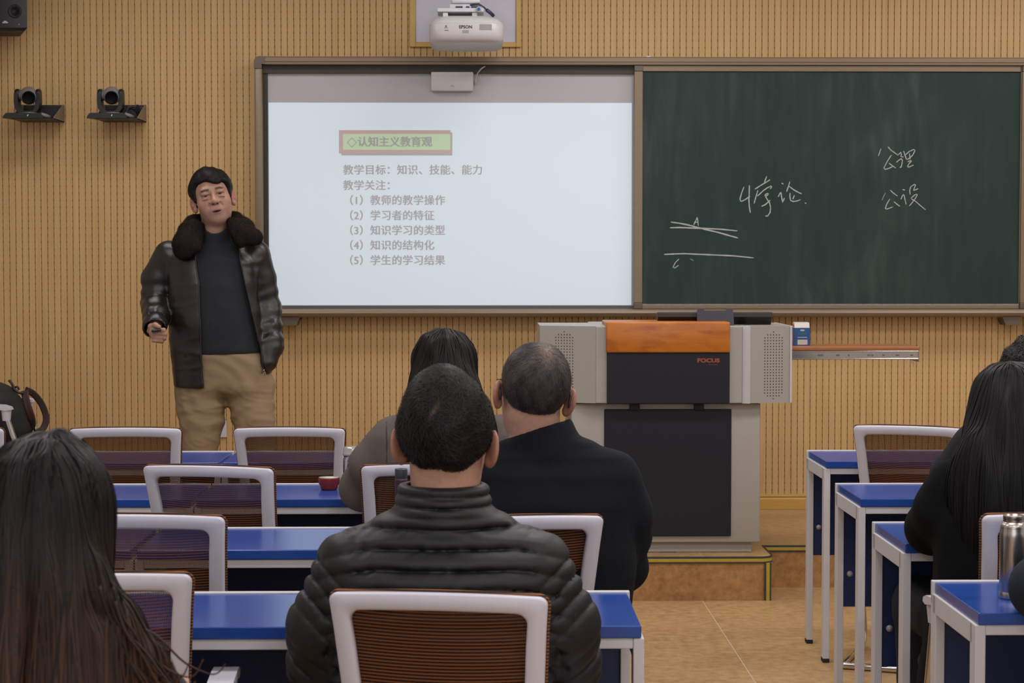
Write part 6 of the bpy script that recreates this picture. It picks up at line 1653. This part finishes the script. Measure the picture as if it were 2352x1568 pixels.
def dark_hair(base, spread=1.4):
    base = np.array(base)
    def col(V, t, sid):
        if sid is None: return np.tile(base * 0.8, (len(V), 1))
        return base[None] * (0.45 + spread * ((sid * 7919) % 101) / 101.0)[:, None]
    return col
# ---- the woman in the grey coat
H = Head((0.0, 0.03, 1.146), head_rot(0, -3, -6), 0.96)
SX, SY = -0.115, 5.74
tors = [(0.46, 0, 0.0, 0.19, 0.13), (0.62, 0, -0.01, 0.185, 0.125), (0.78, 0, -0.01, 0.20, 0.125), (0.90, 0, -0.005, 0.205, 0.115), (0.97, 0, 0.0, 0.20, 0.10), (1.01, 0, 0.01, 0.165, 0.085), (1.04, 0, 0.015, 0.11, 0.07), (1.06, 0, 0.016, 0.078, 0.06)]
arms = [[(-0.152, 0.0, 0.960), (-0.215, 0.03, 0.88), (-0.250, 0.14, 0.800), (-0.12, 0.40, 0.80)], [(0.178, 0.0, 0.965), (0.235, 0.03, 0.86), (0.25, 0.14, 0.79), (0.10, 0.40, 0.80)]]
wf = folds(45, 20, 5)
M_COAT = cloth('taupe_wool', (0.135, 0.112, 0.100), 0.95, 0.22, 220, 0.35, 600, sheen=0.2, spec=0.2)
def csl(s, k, X, Y, Z): return 0.006 * np.sin(46 * s + 12 * Z) * np.exp(-((s - 0.24) / 0.10) ** 2)
o, g, f = seated('seated woman with long straight black hair in a taupe grey wool coat', (SX, SY, 0), 0, H, tors, arms, M_COAT, h=0.0065, arm_r=(0.070, 0.070, 0.068, 0.055), arm_disp=csl, ear=0.55, wr=lambda X, Y, Z: 0.003 * wf(X, Y, Z))
finish_top(o, g, 'wool_coat', M_COAT, 0.44)
m_ = MB()
pth = []
for k in range(14):
    a = k / 13.0; z = 1.015 - 0.24 * a; x0 = -0.172 + 0.010 * math.sin(a * 3)
    P_ = np.array([[x0 - 0.015 * a, yy, z] for yy in np.linspace(-0.22, 0.1, 120)]); dd = g.sample(P_); i = int(np.argmax(dd < 0))
    pth.append((x0 - 0.015 * a, P_[i, 1] - 0.0005, z))
m_.tube(pth, 0.0022, 6); m_.build('shoulder_seam', mat('seam_dark', (0.05, 0.042, 0.038), 0.9), o)
masses = [('e', H(0, -0.012, 0.048), (0.093, 0.108, 0.100)), ('e', (0.0, -0.03, 1.09), (0.108, 0.10, 0.13)), ('e', (0.0, -0.075, 0.96), (0.135, 0.060, 0.16)), ('e', (0.075, -0.075, 0.93), (0.082, 0.055, 0.17)), ('e', (-0.06, -0.08, 0.93), (0.08, 0.05, 0.15))]
def facecut(H_, d=0.065):
    def sub(g): g.ell(H_(0, 0.105, -0.03), (0.070, d, 0.105), 0.01, H_.rot(), 'sub')
    return sub
long_hair(o, masses, H, 101, dark_hair((0.0070, 0.0058, 0.0055)), 2600, 30, 0.014, 0.0030, sub=facecut(H), fine=0.006, roots=lambda V: np.clip((V[:, 2] - 0.95) / 0.25, 0.05, 1) * (V[:, 1] < 0.08), noise=0.03)

# ---- the woman in the black coat across the aisle
H = Head((0.0, 0.05, 1.085), head_rot(4, -6, -6), 0.97)
SX, SY = 1.345, 4.86
tors = [(0.36, 0, 0.02, 0.21, 0.14), (0.55, 0, 0.0, 0.205, 0.14), (0.72, 0, -0.01, 0.20, 0.135), (0.84, 0, 0.0, 0.205, 0.125), (0.92, 0, 0.01, 0.195, 0.11), (0.965, 0, 0.02, 0.16, 0.09), (0.995, 0, 0.03, 0.105, 0.075), (1.015, 0, 0.032, 0.076, 0.06)]
arms = [[(-0.140, 0.01, 0.92), (-0.168, 0.04, 0.85), (-0.176, 0.12, 0.795), (-0.05, 0.36, 0.80)], [(0.165, 0.01, 0.93), (0.215, 0.04, 0.83), (0.235, 0.15, 0.79), (0.07, 0.38, 0.80)]]
wf = folds(48, 16, 5, (1.3, 1, 0.5))
M_BCOAT = cloth('black_wool', (0.0036, 0.0036, 0.0042), 0.95, 0.25, 120, 0.3, 500, sheen=0.05, spec=0.15)
o, g, f = seated('seated woman with long black hair and a black coat, elbow on the desk', (SX, SY, 0), 0, H, tors, arms, M_BCOAT, h=0.0065, arm_r=(0.068, 0.072, 0.068, 0.05), wr=lambda X, Y, Z: 0.0042 * wf(X, Y, Z), hem=0.30, ear=0.55)
g.loft([(0.22, -0.02, 0.05, 0.20, 0.16), (0.40, -0.01, 0.03, 0.215, 0.16), (0.60, 0, 0.0, 0.20, 0.14)], 0.03, 2.4)
g.cap((-0.075, 0.06, 0.50), (-0.085, 0.34, 0.50), 0.095, 0.08, 0.05); g.cap((0.10, 0.06, 0.50), (0.12, 0.34, 0.50), 0.095, 0.085, 0.05)
finish_top(o, g, 'black_coat', M_BCOAT, 0.30)
masses = [('e', H(0, -0.012, 0.050), (0.097, 0.112, 0.104)), ('e', (-0.005, 0.0, 1.04), (0.115, 0.105, 0.14)), ('e', (0.01, -0.06, 0.93), (0.150, 0.075, 0.18)), ('e', (-0.075, -0.05, 0.90), (0.095, 0.065, 0.17)), ('e', (0.06, -0.09, 0.76), (0.12, 0.05, 0.20)), ('e', (-0.04, -0.085, 0.82), (0.10, 0.055, 0.20))]
long_hair(o, masses, H, 131, dark_hair((0.0048, 0.0046, 0.0047)), 3200, 34, 0.015, 0.0032, sub=facecut(H), fine=0.006, roots=lambda V: np.clip((V[:, 2] - 0.85) / 0.3, 0.06, 1) * (V[:, 1] < 0.11), noise=0.05, freq=(120, 120, 9), lift=0.01)

# ---- the girl with brown-tipped hair at the near corner
H = Head((0.0, 0.03, 1.098), head_rot(0, 4, -4), 1.0)
SX, SY = -0.602, 2.60
tors = [(0.46, 0, 0.0, 0.19, 0.13), (0.62, 0, -0.01, 0.185, 0.125), (0.76, 0, -0.01, 0.185, 0.12), (0.85, 0, -0.005, 0.185, 0.11), (0.90, 0, 0.0, 0.175, 0.098), (0.94, 0, 0.01, 0.14, 0.085), (0.97, 0, 0.015, 0.10, 0.07), (1.0, 0, 0.016, 0.074, 0.06)]
arms = [[(-0.145, 0.0, 0.885), (-0.185, 0.03, 0.79), (-0.195, 0.10, 0.72), (-0.12, 0.38, 0.79)], [(0.145, 0.0, 0.885), (0.185, 0.03, 0.79), (0.195, 0.10, 0.72), (0.12, 0.38, 0.79)]]
M_GKNIT = cloth('grey_knit', (0.040, 0.042, 0.048), 0.95, 0.25, 260, 0.5, 420, sheen=0.2, spec=0.2)
wf = folds(49, 18, 5)
o, g, f = seated('seated girl with long dark hair fading to brown tips in a grey sweater', (SX, SY, 0), 0, H, tors, arms, M_GKNIT, h=0.006, arm_r=(0.062, 0.060, 0.055, 0.044), wr=lambda X, Y, Z: 0.003 * wf(X, Y, Z), topname='sweater', ear=0.55)
finish_top(o, g, 'sweater', M_GKNIT, 0.44)
def ombre(V, t, sid):
    k = np.clip((1.165 - V[:, 2]) / 0.26, 0, 1)[:, None] ** 1.15
    dark = np.array((0.0060, 0.0054, 0.0056)); tip = np.array((0.050, 0.0235, 0.0125))
    if sid is None: return dark * (1 - k) * 0.9 + k * tip * 0.45
    r = ((sid * 7919) % 101) / 101.0; v = (0.4 + 1.3 * r)[:, None]; kk = np.clip(k * (0.25 + 1.2 * (((sid * 104729) % 89) / 89.0)[:, None]), 0, 1)
    return (dark * (1 - kk) + tip * kk) * v
masses = [('e', H(0, -0.012, 0.052), (0.096, 0.112, 0.104)), ('e', (-0.01, -0.01, 1.06), (0.108, 0.11, 0.13)), ('e', (-0.02, -0.055, 0.95), (0.145, 0.085, 0.17)), ('e', (0.075, -0.06, 0.90), (0.085, 0.07, 0.13)), ('e', (-0.09, -0.06, 0.90), (0.09, 0.07, 0.15)), ('e', (0.0, -0.09, 0.82), (0.15, 0.055, 0.16)), ]
ext_ = [((0.070, -0.05, 1.06), (0.110, -0.06, 0.998), 0.034, 0.034), ((0.110, -0.06, 0.998), (0.150, -0.065, 0.955), 0.034, 0.026), ((0.150, -0.065, 0.955), (0.198, -0.06, 0.918), 0.026, 0.013), ((0.09, -0.06, 0.98), (0.12, -0.06, 0.88), 0.045, 0.04)]
gl = long_hair(o, masses, H, 151, ombre, 4200, 36, 0.013, 0.0024, sub=facecut(H), fine=0.0052, roots=lambda V: np.clip((V[:, 2] - 0.92) / 0.25, 0.05, 1) * (V[:, 1] < 0.10), noise=0.07, freq=(110, 110, 10), amp=0.0032, lift=0.006, ext=ext_)
# loose curls that sweep out over the shoulder
cv = MB(); rg = random.Random(12)
for k in range(90):
    r1, r2, r3 = rg.random(), rg.random(), rg.random()
    x0 = 0.085 + 0.04 * r1; y0 = -0.105 + 0.05 * r2; z0 = 1.07 - 0.06 * r3; rch = 0.03 + 0.085 * rg.random()
    drop = 0.10 + 0.07 * rg.random(); up = 0.02 * rg.random()
    pts = [(x0, y0, z0), (x0 + 0.015, y0 - 0.004, z0 - 0.04), (x0 + 0.3 * rch + 0.02, y0 - 0.006, z0 - 0.6 * drop), (x0 + 0.6 * rch + 0.025, y0 - 0.006, z0 - 0.95 * drop), (x0 + 0.9 * rch + 0.03, y0 + 0.0, z0 - drop - 0.012), (x0 + rch + 0.035, y0 + 0.006, z0 - drop - 0.006 + up)]
    P_ = [Vector(p) for p in pts]; fine = []
    for i in range(len(P_) - 1):
        for q in range(5):
            tt = q / 5; a = P_[max(i - 1, 0)]; b = P_[i]; c = P_[i + 1]; d = P_[min(i + 2, len(P_) - 1)]
            fine.append(0.5 * ((2 * b) + (c - a) * tt + (2 * a - 5 * b + 4 * c - d) * tt * tt + (3 * b - a - 3 * c + d) * tt ** 3))
    fine.append(P_[-1]); n = len(fine)
    cv.tube(fine, [0.0022 * (1 - 0.8 * i / n) + 0.0003 for i in range(n)], 5)
ob = cv.build('hair_curls', M_HAIR, o, fix=False)
Vc = np.array([v.co for v in ob.data.vertices]); cc_ = ombre(Vc, Vc[:, 0] * 0, (np.arange(len(Vc)) // 130))
a_ = ob.data.color_attributes.new('Col', 'FLOAT_COLOR', 'POINT'); a_.data.foreach_set('color', np.concatenate([cc_, np.ones((len(Vc), 1))], 1).astype(np.float32).ravel()); ob['kind'] = 'stuff'

# ---- the head beyond the black-coated woman
H = Head((0.0, 0.03, 1.105), head_rot(0, 0, 0), 0.97)
tors = [(0.46, 0, 0.0, 0.19, 0.13), (0.62, 0, -0.01, 0.185, 0.125), (0.78, 0, -0.01, 0.20, 0.125), (0.89, 0, -0.005, 0.205, 0.115), (0.95, 0, 0.0, 0.195, 0.10), (0.99, 0, 0.01, 0.15, 0.085), (1.02, 0, 0.016, 0.085, 0.065)]
arms = [[(-0.178, 0.0, 0.93), (-0.235, 0.05, 0.83), (-0.21, 0.14, 0.79), (-0.10, 0.40, 0.80)], [(0.178, 0.0, 0.93), (0.235, 0.05, 0.83), (0.21, 0.14, 0.79), (0.10, 0.40, 0.80)]]
o, g, f = seated('person behind the black-haired woman at the picture edge, only dark hair showing', (1.685, 5.86, 0), 0, H, tors, arms, M_BCOAT, h=0.009, arm_r=(0.068, 0.066, 0.060, 0.046))
finish_top(o, g, 'dark_sweater', cloth('dark_sweater', (0.012, 0.012, 0.015)), 0.44)
gh = cap_hair(H, (0.101, 0.118, 0.108), [(-0.14, -0.08), (-0.05, -0.06), (0.0, 0.0), (0.03, 0.02), (0.06, 0.08), (0.13, 0.085)], 71, amp=0.003, fine=0.005, clump=0.003)
V, Fc = gh.mesh(0); np_object('hair', V, Fc, M_HAIR, o, np.tile(hb, (len(V), 1)))
tufts(gh, H, 2500, 37, whorl, steps=5, step=0.008, width=0.0022, noise=0.4, lift=0.008, colf=mcol, parent=o, name='hair_tips')

# ---- the navy sleeve at the lower corner
H = Head((0.0, 0.03, 1.13), head_rot(0, 0, 0), 0.98)
tors = [(0.46, 0, 0.0, 0.20, 0.13), (0.62, 0, -0.01, 0.20, 0.13), (0.78, 0, -0.01, 0.21, 0.13), (0.89, 0, -0.005, 0.215, 0.118), (0.96, 0, 0.0, 0.20, 0.10), (1.00, 0, 0.01, 0.15, 0.085), (1.03, 0, 0.016, 0.085, 0.065)]
arms = [[(-0.19, 0.0, 0.94), (-0.255, 0.12, 0.865), (-0.290, 0.30, 0.805), (-0.10, 0.42, 0.80)], [(0.19, 0.0, 0.94), (0.25, 0.05, 0.83), (0.24, 0.20, 0.80), (0.10, 0.42, 0.80)]]
o, g, f = seated('person beyond the picture edge, only a rounded navy sleeve beside the steel flask', (1.463, 3.70, 0), 0, H, tors, arms, M_NAVY, h=0.008, arm_r=(0.072, 0.070, 0.066, 0.05))
finish_top(o, g, 'navy_jumper', cloth('navy_jumper', (0.011, 0.016, 0.026), 0.9, 0.12, 90), 0.44)
gh = cap_hair(H, (0.0905, 0.108, 0.104), ZL_M, 81, amp=0.0024, fine=0.006)
V, Fc = gh.mesh(0); np_object('hair', V, Fc, M_HAIR, o, np.tile(hb, (len(V), 1)))

# ------------------------------------------------------------------ backpack on the platform chair
BX, BYc = -2.33, 8.80; BZ = PZ + 0.466
t = thing('backpack', 'dark grey backpack with a striped brown strap, on the platform chair', 'backpack', (BX, BYc, BZ)); ofs = t.location
c = lambda x, y, dy=0: at(x, y, BYc + dy)
f = Field(axis(BX - 0.30, BX + 0.34, 0.007), axis(BYc - 0.19, BYc + 0.19, 0.007), axis(BZ - 0.01, BZ + 0.58, 0.007))
top = c(-10, 862).z
f.loft([(BZ + h_, c(-40, 0).x, BYc, c(e_, 0).x - c(-40, 0).x, d_) for h_, e_, d_ in ((0.005, 60, 0.13), (0.065, 59, 0.15), (0.14, 49, 0.15), (0.20, 37, 0.14), (0.248, 20, 0.115), (0.285, -4, 0.07))], 0.0, 2.4, kc=0.03)
nb_ = folds(91, 16, 5); f.wrinkle(lambda X, Y, Z: 0.008 * nb_(X, Y, Z)); f.clip(lambda X, Y, Z: BZ + 0.001 - Z)
V, Fc = f.mesh(1); np_object('bag', V, Fc, cloth('bag_grey', (0.020, 0.020, 0.020), 0.7, 0.15, 60), t, loc=-ofs)
M_STR = mat('strap_brown', (0.030, 0.014, 0.009), 0.75, vary=0.1)
def strap(path, w, name, m, stripes=None):
    m_ = MB(); vs = []; n = len(path)
    for i, p in enumerate(path):
        a = path[max(i - 1, 0)]; b = path[min(i + 1, n - 1)]; d = (b - a).normalized(); s = d.cross(Vector((0, -1, 0.25))).normalized() * w[i] * 0.5; nn = s.cross(d).normalized() * 0.002
        for q in range(6): vs.append(p + s * (q / 2.5 - 1) + nn)
        for q in range(6): vs.append(p + s * (q / 2.5 - 1) - nn)
    for i in range(n - 1):
        A, B = i * 12, (i + 1) * 12
        for q in range(5):
            mi = 1 if (stripes and q in (0, 3) and i in stripes) else 0
            m_.add([], []); 
            m_.f.append([A + q, A + q + 1, B + q + 1, B + q]); m_.m.append(mi); m_.sm.append(True)
            m_.f.append([A + 6 + q, B + 6 + q, B + 7 + q, A + 7 + q]); m_.m.append(mi); m_.sm.append(True)
        for (q, r_) in ((0, 6), (5, 11)): m_.f.append([A + q, B + q, B + r_, A + r_]); m_.m.append(0); m_.sm.append(False)
    m_.v = vs
    o = m_.build(name, m, t); o.location = -ofs; return o
yS = 0.02
p1 = smooth_path([c(57, 897, yS), c(59, 915, yS - 0.02), c(66, 940, yS - 0.03), c(73, 963, yS - 0.02), c(72, 980, yS), c(58, 990, yS + 0.02)])
strap(p1, [0.034] * len(p1), 'shoulder_strap', [M_STR, mat('strap_red', (0.075, 0.014, 0.012), 0.75)], set(range(2, 15)))
p2 = smooth_path([c(58, 895, yS), c(75, 903, yS + 0.04), c(92, 922, yS + 0.06), c(103, 945, yS + 0.06), c(106, 965, yS + 0.05), c(98, 985, yS + 0.03), c(84, 993, yS)])
strap(p2, [0.030] * len(p2), 'webbing', M_STR)
m_ = MB(); m_.tube(smooth_path([c(20, 873, 0), c(28, 882, 0), c(32, 892, 0), c(42, 901, 0), c(54, 903, 0)]), 0.006, 7); m_.tube(smooth_path([c(33, 890, 0.01), c(40, 888, 0.01), c(44, 895, 0.01)]), 0.005, 7); o = m_.build('hook', M_BLACK, t); o.location = -ofs
